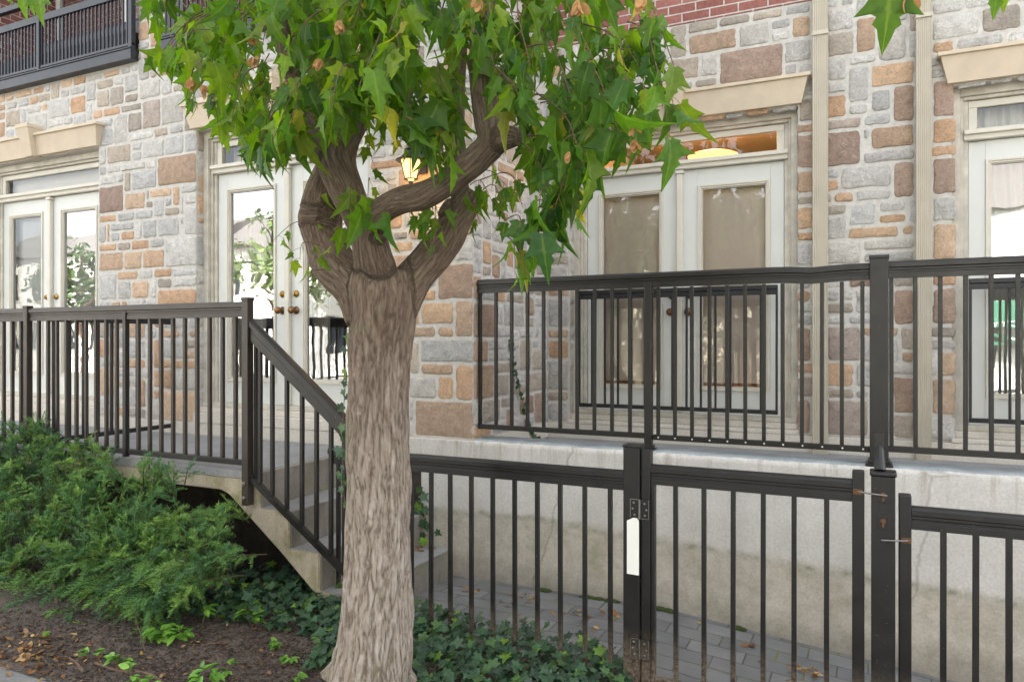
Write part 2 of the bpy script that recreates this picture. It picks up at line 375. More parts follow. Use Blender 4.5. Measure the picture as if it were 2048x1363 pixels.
def panel(o, u, n, W, H, holes=(), placed=(), seed=1, ex=(1, 1)):
    """random-coursed blocks filling W x H from corner o; placed blocks keep their own spot"""
    r = random.Random(seed); nx = max(1, round(W/GX)); nz = max(1, round(H/GZ)); gx = W/nx; gz = H/nz
    occ = np.zeros((nx, nz), bool); inh = np.zeros((nx, nz), bool)
    for (a, b, c, d) in holes:
        i0, i1, j0, j1 = round(a/gx), round(b/gx), round(c/gz), round(d/gz)
        inh[max(0, i0):max(0, i1), max(0, j0):max(0, j1)] = True
    occ |= inh
    def put(i, j, w, h, k):
        occ[i:i+w, j:j+h] = True
        lh = (i == 0) or inh[i-1, j:j+h].all(); rh = (i+w >= nx) or inh[i+w, j:j+h].all()
        e = ((ex[0] if i == 0 else 1) if lh else 0, (ex[1] if i+w >= nx else 1) if rh else 0)
        zj0 = 0 if j == 0 else .010*math.sin((i)*.31+j*2.1)*.6; zj1 = .006*math.sin((i)*.31+(j+h)*2.1)
        stone_block(o, u, n, i*gx, (i+w)*gx, j*gz+zj0*.6, (j+h)*gz+zj1, k, e, r.random())
    rects = []
    for (cx, cz, w, h, k) in sorted(placed, key=lambda q: -q[2]*q[3]):
        wi = max(2, round(w/gx)); hi = max(1, round(h/gz)); i = round((cx-w/2)/gx); j = round((cz-h/2)/gz)
        i0, i1, j0, j1 = max(0, i), min(nx, i+wi), max(0, j), min(nz, j+hi)
        while i0 < i1 and occ[i0, j0:j1].any() if j0 < j1 else False: i0 += 1
        while i1 > i0 and occ[i1-1, j0:j1].any() if j0 < j1 else False: i1 -= 1
        if i1-i0 < 1 or j1 <= j0: continue
        if occ[i0:i1, j0:j1].any():
            j1 -= 1
            if j1 <= j0 or occ[i0:i1, j0:j1].any(): continue
        rects.append([i0, j0, i1-i0, j1-j0, k]); occ[i0:i1, j0:j1] = True
    def grow():
        for q in rects:
            i0, j0, w, h, k = q
            for dr in (1, -1):
                c = i0+w if dr > 0 else i0-1; d = c+dr
                if 0 <= c < nx and not occ[c, j0:j0+h].any() and (not (0 <= d < nx) or occ[d, j0:j0+h].all()):
                    occ[c, j0:j0+h] = True; q[2] += 1
                    if dr < 0: q[0] -= 1
                    i0, w = q[0], q[2]
    grow()
    for j in range(nz):
        i = 0
        while i < nx:
            if occ[i, j]: i += 1; continue
            free = 0
            while i+free < nx and not occ[i+free, j]: free += 1
            h = r.choices([1, 2, 3], [.30, .56, .14])[0]; w = r.choice([3, 4, 4, 5, 6] if h == 1 else [3, 3, 4, 5, 6, 7])
            if h == 3: w = r.choice([3, 4, 5])
            w = min(w, free)
            if free-w in (1,): w = free if free <= 6 else w-1
            if free == 1: i += 1; continue
            w = max(1, w)
            while h > 1 and (j+h > nz or occ[i:i+w, j:j+h].any()): h -= 1
            k = r.choices(['G', 'M', 'T', 'U', 'V', 'B'], [.76, .12, .07, .04, .01, 0])[0]
            rects.append([i, j, w, h, k]); occ[i:i+w, j:j+h] = True; i += w
    grow(); grow()
    for q in rects: put(*q)
def conv(lst, ox, oy, sc, plane, o, u, Y=None, Xp=None):
    out = []
    for (x0, y0, x1, y1, k) in lst:
        q0, q1 = ox+x0/sc, ox+x1/sc; c = (q0+q1)/2; ya, yb = oy+y0/sc, oy+y1/sc
        if Xp is None: pc = at(c, (ya+yb)/2, Y); w = X(q1, Y)-X(q0, Y); zt, zb = Z(c, ya, Y), Z(c, yb, Y); s = pc.x-o.x
        else:
            def yy(q):
                uu = (q-CX)/FPX; return Xp*(CT+uu*ST)/(-ST+uu*CT)
            w = abs(yy(q1)-yy(q0)); Yc = yy(c); zt, zb = Z(c, ya, Yc), Z(c, yb, Yc); s = Yc-o.y
        out.append((s, (zt+zb)/2-o.z, w+.012, (zt-zb)+.010, k))
    return out
ux, uy = Vector((1, 0, 0)), Vector((0, 1, 0)); ny = Vector((0, -1, 0)); nxp = Vector((1, 0, 0))
oA = Vector((-9.4, DA, ZS))
c6 = [(195,155,280,245,'M'),(115,170,190,330,'G'),(200,250,355,320,'G'),(365,228,462,290,'M'),(470,210,560,275,'G'),(85,345,215,440,'M'),(220,335,290,415,'G'),(295,310,438,400,'G'),(445,285,545,385,'G'),(550,278,622,380,'G'),(20,360,80,450,'G'),
(398,395,622,570,'U'),(180,430,318,500,'G'),(325,415,390,480,'G'),(85,450,170,510,'G'),(105,510,232,605,'M'),(245,490,385,585,'G'),(205,603,335,662,'M'),(345,585,490,645,'T'),(498,570,622,635,'G'),(20,620,192,785,'B'),(205,672,315,770,'U'),(325,662,410,755,'G'),(425,650,517,745,'T'),(525,640,622,745,'G'),
(20,795,95,860,'G'),(105,785,265,850,'G'),(275,775,335,835,'G'),(345,765,462,825,'T'),(475,757,545,812,'G'),(552,748,622,918,'G'),(20,870,80,965,'G'),(85,865,145,955,'T'),(155,858,212,1020,'T'),(228,855,292,945,'G'),(298,842,388,935,'G'),(395,832,542,930,'G'),(225,955,332,1015,'T'),(340,945,440,1005,'G'),(445,935,622,1105,'G'),
(20,970,140,1030,'T'),(20,1035,172,1130,'U'),(182,1033,282,1122,'T'),(295,1018,430,1115,'T'),(20,1138,125,1300,'G'),(133,1138,270,1192,'T'),(278,1130,360,1190,'G'),(370,1128,487,1188,'T'),(498,1115,622,1185,'G'),(130,1200,218,1300,'G'),(228,1205,338,1295,'T'),(345,1198,388,1298,'G'),(398,1195,622,1330,'T'),
(8,15,85,110,'M'),(100,0,180,100,'M'),(0,120,65,185,'T'),(78,105,158,170,'T'),(172,85,275,150,'M'),(295,65,402,230,'V')]
c7 = [(1155,110,1215,215,'T'),(1200,230,1375,300,'T'),(1435,230,1500,300,'T'),(1155,318,1215,515,'T'),(1245,310,1395,450,'G'),(1260,455,1500,525,'T'),(1170,540,1210,650,'T'),(1250,540,1300,655,'T'),(1350,535,1500,665,'G'),(1155,675,1215,740,'T'),(1225,680,1500,890,'T'),(850,230,895,420,'T'),(850,445,890,505,'T'),(850,540,890,720,'T'),(765,240,800,410,'T'),(765,530,800,720,'T'),(765,750,890,870,'G'),(940,170,1110,300,'U'),(940,420,1110,520,'T')]
c1 = [(0,560,20,620,'T'),(90,535,192,590,'T'),(305,478,355,605,'M'),(370,470,420,530,'T'),(170,583,218,640,'T'),(230,570,295,622,'M'),(620,405,722,470,'T'),(935,395,1080,460,'T'),(30,668,108,750,'M'),(0,630,30,670,'T'),(800,310,835,365,'M'),(850,295,925,345,'M'),(795,20,880,110,'M')]
c6b = [(1285,295,1500,495,'B'),(1145,438,1262,505,'T'),(1130,525,1185,632,'T'),(1207,523,1380,635,'T'),(1397,515,1507,700,'U'),(1128,655,1262,720,'U'),(1283,655,1380,722,'T'),(1207,738,1507,860,'G'),(1115,742,1187,935,'M'),(1205,868,1377,940,'U'),(1397,878,1507,1070,'T'),(1285,957,1380,1075,'T'),(1112,955,1262,1068,'G'),(1137,1090,1507,1300,'U')]
c8 = [(425,495,560,550,'T'),(430,555,550,600,'G'),(545,545,740,650,'T'),(600,800,730,870,'T'),(430,660,560,720,'T')]
plA = conv(c6, 190, 180, 3.096, 0, oA, ux, Y=DA)+conv(c7, 0, 600, 3.787, 0, oA, ux, Y=DA)+conv(c1, 0, 0, 2.963, 0, oA, ux, Y=DA)+conv(c6b, 440, 440, 2.963, 0, oA, ux, Y=DA)+conv(c8, 560, 100, 2.35, 0, oA, ux, Y=DA)
DOORS = {'L': (-7.655, DA, .055), 'A': (-4.447, DA, .055), 'B': (-1.432, DB, 0.0), 'C': (1.482, DB, 0.0)}
HW = .945
def hole(k, o):
    c, Y, dz = DOORS[k]; return (c-HW-o.x, c+HW-o.x, 0, 1.815+dz-o.z)
ZB2 = 2.61; ZT = 3.9
bal1 = (-9.4, -6.137, ZB2+.02, ZT+1); bal2 = (-5.796, -3.05, ZB2+.02, ZT+1)
hA = [hole('L', oA), hole('A', oA)] + [(b[0]-oA.x, b[1]-oA.x, b[2]-oA.z, b[3]-oA.z) for b in (bal1, bal2)]
panel(oA, ux, ny, XC-oA.x, ZT-ZS, hA, plA, 5)
oB = Vector((XC, DB, ZS))
b4 = [(155,630,262,745,'M'),(155,755,260,820,'T'),(158,835,262,1022,'B'),(155,1040,262,1145,'U'),(152,1160,262,1225,'M'),(152,1245,262,1348,'T'),(345,595,555,710,'T'),(352,200,485,320,'M'),(512,45,630,285,'U'),(625,345,860,470,'T'),(730,555,860,755,'B'),(585,775,860,895,'U'),(345,810,550,1005,'B'),(725,980,860,1170,'B'),(340,1030,400,1130,'T'),(385,1145,505,1205,'T'),(618,1205,785,1305,'T'),(820,895,860,960,'T'),(480,1335,720,1380,'T'),(770,1330,860,1375,'U'),(945,540,1065,735,'B'),(945,740,1065,860,'T'),(945,870,1065,948,'T'),(945,958,1065,1155,'B'),(945,1165,1065,1295,'G'),(945,1305,1065,1400,'T'),(980,215,1105,318,'T'),(1275,35,1505,160,'M'),(475,380,605,575,'G'),(565,570,710,685,'G'),(380,705,710,795,'G'),(580,900,820,985,'G'),(420,1000,695,1120,'G'),(345,400,460,505,'G'),(345,520,460,585,'G')]
b8 = [(398,120,488,230,'G'),(398,300,465,395,'G'),(400,405,462,460,'T'),(395,585,465,750,'B'),(398,765,462,820,'T'),(398,940,465,1105,'B'),(680,30,905,85,'T'),(935,20,1020,75,'T'),(680,300,775,390,'B'),(560,400,700,460,'M'),(550,585,740,755,'V'),(550,940,775,1110,'V'),(905,395,1000,565,'B'),(940,665,1000,755,'U'),(905,850,1000,1025,'B'),(890,1035,1000,1130,'M'),(1097,10,1205,180,'T'),(1095,285,1205,375,'T'),(1097,390,1205,565,'B'),(1097,585,1205,645,'M'),(1097,855,1205,1030,'U'),(560,100,745,210,'G'),(780,100,1025,190,'G')]
b3 = [(1310,268,1670,485,'B'),(1140,190,1390,325,'U'),(1015,350,1170,460,'M'),(1180,335,1290,440,'G'),(1490,35,1665,145,'M'),(1290,70,1455,180,'M'),(1135,105,1275,215,'M'),(1015,140,1105,350,'M'),(910,150,1000,250,'M'),(1400,150,1600,275,'G'),(1690,10,1855,110,'G'),(1690,230,1855,350,'G')]
b2 = [(690,55,862,160,'U'),(690,170,862,415,'G'),(690,425,862,500,'U'),(690,512,862,640,'T'),(690,650,862,885,'G'),(690,895,862,965,'M'),(690,980,862,1115,'G')]
plB = conv(b4, 1540, 0, 2.963, 0, oB, ux, Y=DB)+conv(b8, 1440, 440, 2.622, 0, oB, ux, Y=DB)+conv(b3, 1000, 0, 2.963, 0, oB, ux, Y=DB)+conv(b2, 930, 560, 4.007, 0, oB, ux, Y=DB)
panel(oB, ux, ny, 5.2, ZB2-ZS, [hole('B', oB), hole('C', oB)], plB, 8, ex=(0, 1))
oR = Vector((XC, DA, ZS))
r1 = [(360,250,485,400,'M'),(500,285,590,470,'M'),(285,360,445,480,'U'),(450,430,505,530,'U'),(515,460,585,550,'M'),(250,440,340,650,'V'),(365,500,415,640,'M'),(430,530,485,680,'T'),(365,665,430,740,'M'),(525,740,650,830,'M'),(335,0,510,120,'V'),(315,760,390,850,'U')]
r2 = [(80,215,250,490,'B'),(300,235,390,390,'G'),(230,685,390,765,'M'),(240,790,350,935,'M'),(80,690,220,960,'U'),(300,950,390,1040,'M'),(430,510,520,750,'M'),(360,780,480,900,'M'),(490,760,650,910,'M'),(430,920,520,1120,'B'),(555,915,620,1130,'B'),(80,1190,200,1260,'T'),(560,60,660,160,'M'),(340,100,480,220,'M')]
plR = conv(r1, 930, 240, 4.26, 0, oR, uy, Xp=XC)+conv(r2, 930, 560, 4.007, 0, oR, uy, Xp=XC)
panel(oR, uy, nxp, DB-DA, ZT-ZS, [], plR, 21, ex=(0, 0))
for k in DOORS:   # reveals: the far jamb of each opening is the one the photo looks at
    c, Y, dz = DOORS[k]
    panel(Vector((c-HW, Y, ZS)), uy, nxp, .15, 1.815+dz-ZS, [], [], 31+ord(k), ex=(0, 0))
    panel(Vector((c+HW, Y+.15, ZS)), -uy, -nxp, .15, 1.815+dz-ZS, [], [], 71+ord(k), ex=(0, 0))
so = npobj('stone_facing', np.array([tuple(v) for v in SV]), SF, M['stone'], None, True, {'scol': ('FLOAT_COLOR', SC), 'fleck': ('FLOAT', SFL)})
rel(so, house)
print('stones', len(SV)//97)
def wallcells(bm, x0, x1, z0, z1, holes, y0, y1):
    xs = sorted({x0, x1, *[min(max(h[0], x0), x1) for h in holes], *[min(max(h[1], x0), x1) for h in holes]}); zs = sorted({z0, z1, *[min(max(h[2], z0), z1) for h in holes], *[min(max(h[3], z0), z1) for h in holes]})
    for a, b in zip(xs, xs[1:]):
        run = None
        for c, d in zip(zs, zs[1:]):
            m = ((a+b)/2, (c+d)/2); inside = any(h[0] < m[0] < h[1] and h[2] < m[1] < h[3] for h in holes)
            if inside:
                if run: box(bm, a, b, y0, y1, *run); run = None
            else: run = (run[0], d) if run else (c, d)
        if run: box(bm, a, b, y0, y1, *run)
bm = bmesh.new()
AH = [(DOORS[k][0]-HW, DOORS[k][0]+HW, ZS-1, 1.815+DOORS[k][2]) for k in 'LA']+[bal1, bal2]
wallcells(bm, -11, XC, ZS+.001, ZT+1.1, AH, DA, DA+.20)
BH = [(DOORS[k][0]-HW, DOORS[k][0]+HW, ZS-1, 1.815) for k in 'BC']
wallcells(bm, XC+.001, 4.2, ZS+.001, ZB2, BH, DB, DB+.20)
box(bm, XC-.2, XC, DA+.2005, DB, ZS+.001, ZT+1.1)
hp('mortar_backing', bm, M['mortar'])
bm = bmesh.new()
box(bm, XC+.001, 4.2, DB-.006, DB+.2, ZB2+.001, 8.2); box(bm, -11, XC, DA-.004, DA+.2, ZT+1.101, 8.2); box(bm, XC-.2, XC+.004, DA+.2005, DB-.007, ZT+1.101, 8.2)  # upper brick continues out of view, its height set to block the sun
hp('brick_wall', bm, M['brick'])
bm = bmesh.new()   # unseen body and roof behind, added with the tall walls to block the sun
box(bm, -11, 4.2, 11.0, 11.2, -1.8, 8.2); box(bm, -11.2, -11.001, DA, 11.2, -1.8, 8.2); box(bm, 4.201, 4.4, DB, 11.2, -1.8, 8.2)
box(bm, -11.2, 4.4, DB+.001, 11.2, 8.201, 8.4); box(bm, -11.2, XC+.1, DA-.1, DB, 8.201, 8.4)
hp('roof', bm, M['lintel'])
# plinth under the stonework
bm = bmesh.new()
box(bm, -11, XC+.02, DA-.03, DA+.3, -1.9, ZS-.002, .006); box(bm, XC-.3, XC+.015, DA+.301, DB, -1.9, ZS-.002, .004)
box(bm, XC+.016, 4.2, DB-.03, DB+.3, -1.9, ZS-.002, .006)
hp('plinth', bm, M['plinth'])

def quad(bm, x0, x1, y, z0, z1): bm.faces.new([bm.verts.new(p) for p in ((x0, y, z0), (x1, y, z0), (x1, y, z1), (x0, y, z1))])
def door_unit(key, glass, knobz, knobm, boltm, inside):
    xc, Yw, dz = DOORS[key]; F = Yw+.075
    # frame: casing, jambs, head
    bm = bmesh.new(); zt = 1.815+dz; zb = -.655+dz
    for s in (-1, 1):
        a, b = sorted((xc+s*.945, xc+s*.885)); box(bm, a, b, F, F+.09, zb-.05, zt-.001, .004)
        a, b = sorted((xc+s*.8845, xc+s*.862)); box(bm, a, b, F+.03, F+.12, zb, zt-.061, .004)
        a, b = sorted((xc+s*.8615, xc+s*.832)); box(bm, a, b, F+.05, F+.16, zb, zt-.085, .003)
    box(bm, xc-.8845, xc+.8845, F, F+.09, zt-.060, zt-.001, .004)
    box(bm, xc-.8615, xc+.8615, F+.025, F+.12, zt-.084, zt-.0605, .003)
    fr = hp('door_frame', bm, M['frame'])
    bm = bmesh.new(); box(bm, xc-.862, xc+.862, F+.02, F+.16, 1.441+dz, 1.517+dz, .006); box(bm, xc-.862, xc+.862, F-.005, F+.0195, 1.478+dz, 1.512+dz, .005)
    tb = mobj('transom_bar', bm, M['trim']); tb.parent = fr
    bm = bmesh.new()
    box(bm, xc-.83, xc+.83, F+.055, F+.10, 1.677+dz, 1.728+dz, .004); box(bm, xc-.83, xc-.775, F+.055, F+.10, 1.518+dz, 1.6765+dz, .003); box(bm, xc+.775, xc+.83, F+.055, F+.10, 1.518+dz, 1.6765+dz, .003)
    tw = hp('transom_window', bm, M['trim'])
    bm = bmesh.new(); quad(bm, xc-.77, xc+.77, F+.078, 1.519+dz, 1.6765+dz); g = mobj('glass_pane', bm, M['glassD']); g.parent = tw
    # sill and step
    bm = bmesh.new(); box(bm, xc-.93, xc+.93, F-.02, F+.2, -.640+dz, -.604+dz, .005)
    s1 = mobj('threshold', bm, M['steel' if 0 else 'frame']); s1.parent = fr
    bm = bmesh.new(); box(bm, xc-.94, xc+.94, F-.045, F+.2, -.688+dz, -.641+dz, .005); box(bm, xc-.95, xc+.95, Yw-.035, F+.2, ZS-.001, -.689+dz, .005)
    s2 = mobj('sill', bm, M['plinth']); s2.parent = fr
    # two leaves
    for s in (-1, 1):
        a, b = (xc-.828, xc-.004) if s < 0 else (xc+.004, xc+.828); gc = xc+s*.435; gw = .25; y0 = F+.07; y1 = y0+.045
        z0, z1 = -.603+dz, 1.436+dz; g0, g1 = -.375+dz, 1.262+dz
        bm = bmesh.new(); f = .038
        box(bm, a, gc-gw-f, y0, y1, z0, z1, .002); box(bm, gc+gw+f, b, y0, y1, z0, z1, .002)
        box(bm, gc-gw-f+.0005, gc+gw+f-.0005, y0+.0005, y1, z0, g0-f, 0); box(bm, gc-gw-f+.0005, gc+gw+f-.0005, y0+.0005, y1, g1+f, z1, 0)
        leaf = hp('door_leaf', bm, M['door'])
        bm = bmesh.new()
        def gf(q, w, ya):
            box(bm, gc-gw-q, gc-gw-q+w, ya, y1, g0-q, g1+q, .003); box(bm, gc+gw+q-w, gc+gw+q, ya, y1, g0-q, g1+q, .003)
            box(bm, gc-gw-q+w, gc+gw+q-w, ya+.0004, y1, g0-q, g0-q+w, .003); box(bm, gc-gw-q+w, gc+gw+q-w, ya+.0004, y1, g1+q-w, g1+q, .003)
        gf(f, .016, y0-.014); gf(f-.016, .014, y0-.006); gf(f-.030, .008, y0+.004)
        o = mobj('glazing_frame', bm, M['trim']); o.parent = leaf
        bm = bmesh.new(); quad(bm, gc-gw, gc+gw, y0+.02, g0, g1); o = mobj('glass_pane', bm, M['glassD'] if (key == 'L' and s < 0) else glass); o.parent = leaf
        kx = xc+s*.075
        bm = bmesh.new(); lathe(bm, [(.033, 0), (.034, .004), (.030, .009), (.012, .013), (.011, .035), (.020, .040), (.029, .050), (.031, .062), (.027, .074), (.014, .080)], 20, (kx, y0, knobz+dz), 'y')
        o = mobj('door_knob', bm, M[knobm], None, True); o.parent = leaf
        bm = bmesh.new(); lathe(bm, [(.031, 0), (.031, .006), (.026, .012), (.022, .020), (.010, .022)], 20, (kx, y0, knobz+.14+dz), 'y'); box(bm, kx-.004, kx+.004, y0-.036, y0-.02, knobz+.125+dz, knobz+.155+dz, .001)
        o = mobj('deadbolt', bm, M[boltm], None, True); o.parent = leaf
        for ch in leaf.children: pass
    bm = bmesh.new(); box(bm, xc-.026, xc+.026, F+.03, F+.069, -.600+dz, 1.405+dz, .008); box(bm, xc-.036, xc+.036, F+.022, F+.0695, 1.406+dz, 1.436+dz, .004)
    hp('astragal', bm, M['trim'])
    # the room behind
    bm = bmesh.new(); yr = F+.35; yb = yr+2.3
    for q in ((xc-1.05, xc+1.05, yb, yb+.05, -.66, 2.1), (xc-1.1, xc-1.051, F+.2, yb, -.66, 2.1), (xc+1.051, xc+1.1, F+.2, yb, -.66, 2.1), (xc-1.1, xc+1.1, F+.2, yb, 2.101, 2.15), (xc-1.1, xc+1.1, F+.2, yb, -.72, -.661)): box(bm, *q)
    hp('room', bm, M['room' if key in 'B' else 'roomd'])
    # lintel with keystone
    lz0, lz1 = 1.825+dz, 2.037+dz
    bm = bmesh.new()
    def hexa(f0, f1):   # f0,f1: (halfwidth, y) at bottom / top for z pairs
        pass
    vs = [(-.972, -.045, lz0), (.972, -.045, lz0), (.972, .1, lz0), (-.972, .1, lz0), (-1.018, -.085, lz1-.028), (1.018, -.085, lz1-.028), (1.018, .1, lz1-.028), (-1.018, .1, lz1-.028)]
    v = [bm.verts.new((xc+p[0], Yw+p[1], p[2])) for p in vs]
    for f in ((0,3,2,1),(4,5,6,7),(0,1,5,4),(1,2,6,5),(2,3,7,6),(3,0,4,7)): bm.faces.new([v[i] for i in f])
    box(bm, xc-1.04, xc+1.04, Yw-.105, Yw+.1, lz1-.0275, lz1, .004)
    li = hp('lintel', bm, M['lintel'])
    bm = bmesh.new(); kb, kt = lz0-.012, lz1+.085
    v = [bm.verts.new((xc+p[0], Yw+p[1], p[2])) for p in ((-.055,-.095,kb),(.055,-.095,kb),(.055,.02,kb),(-.055,.02,kb),(-.095,-.165,kt-.04),(.095,-.165,kt-.04),(.095,.02,kt-.04),(-.095,.02,kt-.04))]
    for f in ((0,3,2,1),(4,5,6,7),(0,1,5,4),(1,2,6,5),(2,3,7,6),(3,0,4,7)): bm.faces.new([v[i] for i in f])
    box(bm, xc-.10, xc+.10, Yw-.172, Yw+.02, kt-.0395, kt, .004)
    k = mobj('keystone', bm, M['lintel']); k.parent = li
    # hangings inside
    yh = F+.16
    if inside == 'shade':
        for s in (-1, 1):
            bm = bmesh.new(); gc = xc+s*.435; box(bm, gc-.33, gc+.33, yh, yh+.003, -.35, 1.40); hp('roller_shade', bm, M['shade'])
    elif inside == 'blind':
        for s, zl in ((-1, -.42), (1, .35)):
            bm = bmesh.new(); gc = xc+s*.435; z = 1.40+dz
            while z > zl:
                v = [bm.verts.new(p) for p in ((gc-.31, yh, z), (gc+.31, yh, z), (gc+.31, yh+.012, z-.021), (gc-.31, yh+.012, z-.021))]; bm.faces.new(v[::-1]); z -= .0195
            hp('blind', bm, M['blind'])
        bm = bmesh.new(); box(bm, xc-.83, xc+.83, yh, yh+.004, 1.45+dz, 1.75+dz); hp('blind', bm, M['curtain'])
    elif inside == 'curtain':
        for a, b in ((xc-.80, xc-.42), (xc-.18, xc-.02), (xc+.1, xc+.3), (xc+.5, xc+.82)):
            bm = bmesh.new(); n = 24; pr = None
            for i in range(n+1):
                x = a+(b-a)*i/n; y = yh+.06+.025*math.sin(i*1.9)+.012*math.sin(i*.7)
                p = (bm.verts.new((x, y, -.6)), bm.verts.new((x, y, 1.78)))
                if pr: bm.faces.new((pr[0], p[0], p[1], pr[1]))
                pr = p
            hp('curtain', bm, M['curtain'], True)
door_unit('L', M['glassL'], .262, 'brass', 'brass', 'blind')
door_unit('A', M['glassA'], .205, 'bronze', 'brass', 'curtain')
door_unit('B', M['glassB'], .245, 'bronze', 'bronze', 'shade')
door_unit('C', M['glassL'], .245, 'bronze', 'bronze', 'curtain')
# lit ceiling bowl in the room behind the middle doors
p = at(1425, 312, 7.1)
bm = bmesh.new(); lathe(bm, [(.02, -.10), (.12, -.085), (.20, -.04), (.23, 0), (.20, .012)], 28, tuple(p)); 
bo = tag(mobj('ceiling_lamp', bm, M['bowl'], None, True), 'lit amber glass ceiling lamp seen through the transom above the middle double doors', 'ceiling lamp')
ll = bpy.data.lights.new('ceiling_lamp_light', 'POINT'); ll.energy = 20; ll.color = (1, .56, .24); ll.shadow_soft_size = .12
lo = bpy.data.objects.new('ceiling_lamp_light', ll); COL.objects.link(lo); lo.location = p+Vector((0, 0, .13))
# downpipes
for (pa, pb, lab) in ((1626, 1655, 'a'), (1833, 1862, 'b')):
    x0, x1 = X(pa, DB-.08), X(pb, DB-.08); n = 7; pts = []
    for i in range(n+1):
        t = x0+(x1-x0)*i/n; pts += [(t, DB-.10), (t+(x1-x0)/n*.35, DB-.10), (t+(x1-x0)/n*.5, DB-.094), (t+(x1-x0)/n*.85, DB-.094)] if i < n else [(t, DB-.10)]
    pts += [(x1+.003, DB-.095), (x1+.003, DB-.035), (x0-.003, DB-.035), (x0-.003, DB-.095)]
    bm = bmesh.new(); zz = [-.98, -.30, -.2995, -.26, -.2595, 3.2]
    def ex(z0, z1, sc=1.0):
        mx, my = (x0+x1)/2, DB-.065
        a = [bm.verts.new((mx+(q[0]-mx)*sc, my+(q[1]-my)*sc, z0)) for q in pts]; b = [bm.verts.new((mx+(q[0]-mx)*sc, my+(q[1]-my)*sc, z1)) for q in pts]
        for i in range(len(pts)): bm.faces.new((a[i], a[(i+1) % len(pts)], b[(i+1) % len(pts)], b[i]))
    ex(-1.0, -.42); ex(-.44, -.405, 1.07); ex(-.41, 3.3)
    dp = hp('downpipe', bm, M['downpipe'])
    bm = bmesh.new(); box(bm, x0-.006, x1+.006, DB-.109, DB-.01, 2.30, 2.33, .002); st = mobj('strap', bm, M['downpipe']); st.parent = dp

# wall lantern
lc = at(822, 335, DA-.17)
lan = empty('wall_lantern', (lc.x, DA, lc.z), 'lit black carriage wall lantern on the stone pier beside the tree fork', 'lantern')
def lp(name, bm, m, sm=False): return rel(mobj(name, bm, m, None, sm), lan)
LX, LY, LZ = lc
def frus(bm, w0, w1, z0, z1, n=4, rot=R(45), cap=True):
    lathe_pts = []
    a = [bm.verts.new((LX+w0*math.cos(rot+2*math.pi*i/n), LY+w0*math.sin(rot+2*math.pi*i/n), z0)) for i in range(n)]
    b = [bm.verts.new((LX+w1*math.cos(rot+2*math.pi*i/n), LY+w1*math.sin(rot+2*math.pi*i/n), z1)) for i in range(n)]
    for i in range(n): bm.faces.new((a[i], a[(i+1) % n], b[(i+1) % n], b[i]))
    if cap: bm.faces.new(a[::-1]); bm.faces.new(b)
bm = bmesh.new(); frus(bm, .046, .082, LZ-.085, LZ+.045, 6, 0); lp('glass_body', bm, M['lampglass'])
bm = bmesh.new()
for i in range(6):
    a = 2*math.pi*i/6
    tube(bm, [(LX+.048*math.cos(a), LY+.048*math.sin(a), LZ-.087), (LX+.085*math.cos(a), LY+.085*math.sin(a), LZ+.047)], .004, 6)
lp('cage', bm, M['juliet'])
bm = bmesh.new(); lathe(bm, [(.11, 0), (.115, .006), (.085, .022), (.055, .05), (.045, .075), (.052, .08), (.03, .1), (.012, .115), (.016, .128), (.004, .14)], 12, (LX, LY, LZ+.045)); lp('roof_cap', bm, M['juliet'])
bm = bmesh.new(); lathe(bm, [(.004, -.05), (.014, -.038), (.02, -.02), (.05, -.006), (.054, 0)], 12, (LX, LY, LZ-.085)); lp('base', bm, M['juliet'])
bm = bmesh.new(); tube(bm, *crv([((LX, LY, LZ+.13), .009), ((LX, LY+.03, LZ+.19), .009), ((LX, LY+.10, LZ+.19), .009), ((LX, LY+.155, LZ+.12), .010)], 6), 8); box(bm, LX-.045, LX+.045, DA-.03, DA-.012, LZ-.02, LZ+.17, .006); lp('bracket', bm, M['juliet'])
ll = bpy.data.lights.new('wall_lantern_light', 'POINT'); ll.energy = .8; ll.color = (1, .58, .2); ll.shadow_soft_size = .04
lo = bpy.data.objects.new('wall_lantern_light', ll); COL.objects.link(lo); lo.location = (LX+.0, LY-.0, LZ-.135)

# balconies of the first floor
def balcony(x0, x1, lab, cab=False):
    b = empty('balcony', ((x0+x1)/2, DA, ZB2), lab, 'balcony', 'first-floor balconies with charcoal railings')
    def bp(name, bm, m): return rel(mobj(name, bm, m), b)
    Y = DA-.06
    bm = bmesh.new(); box(bm, x0, x1, Y-.03, Y+.03, ZB2, ZB2+.095, .003); box(bm, x0, x1, Y-.04, Y+.03, ZB2+.0955, ZB2+.108, .002); box(bm, x0+.01, x1-.01, Y+.031, DA+1.3, ZB2+.0015, ZB2+.09); bp('floor_edge', bm, M['balc'])
    bm = bmesh.new(); box(bm, x0, x1, Y-.02, Y+.02, 3.205, 3.275, .003); bp('mid_rail', bm, M['balc'])
    bm = bmesh.new(); box(bm, x0, x1, Y-.035, Y+.025, 3.40, 3.455, .006); bp('handrail', bm, M['balc'])
    bm = bmesh.new(); box(bm, x0, x1, Y-.015, Y+.015, ZB2+.13, ZB2+.155, .002); bp('bottom_rail', bm, M['balc'])
    bm = bmesh.new(); box(bm, -.007, .007, -.007, .007, ZB2+.1555, 3.2045); proto = None
    n = int((x1-x0)/.055); me = None
    for i in range(n):
        x = x0+.03+(x1-x0-.06)*i/(n-1)
        if me is None:
            o = mobj('baluster', bm, M['balc']); me = o
        else: o = me.copy(); COL.objects.link(o)
        o.location = (x, Y, 0); o.parent = b; o.matrix_parent_inverse = Matrix.Translation(-b.location)
        if i > 97: break
    for x in (x1-.0, (x1-1.37) if x1 < -6 else x1-1.3):
        bm = bmesh.new(); box(bm, x-.045, x, Y-.024, Y+.024, ZB2+.109, 3.3995, .003); bp('post', bm, M['balc'])
    return b
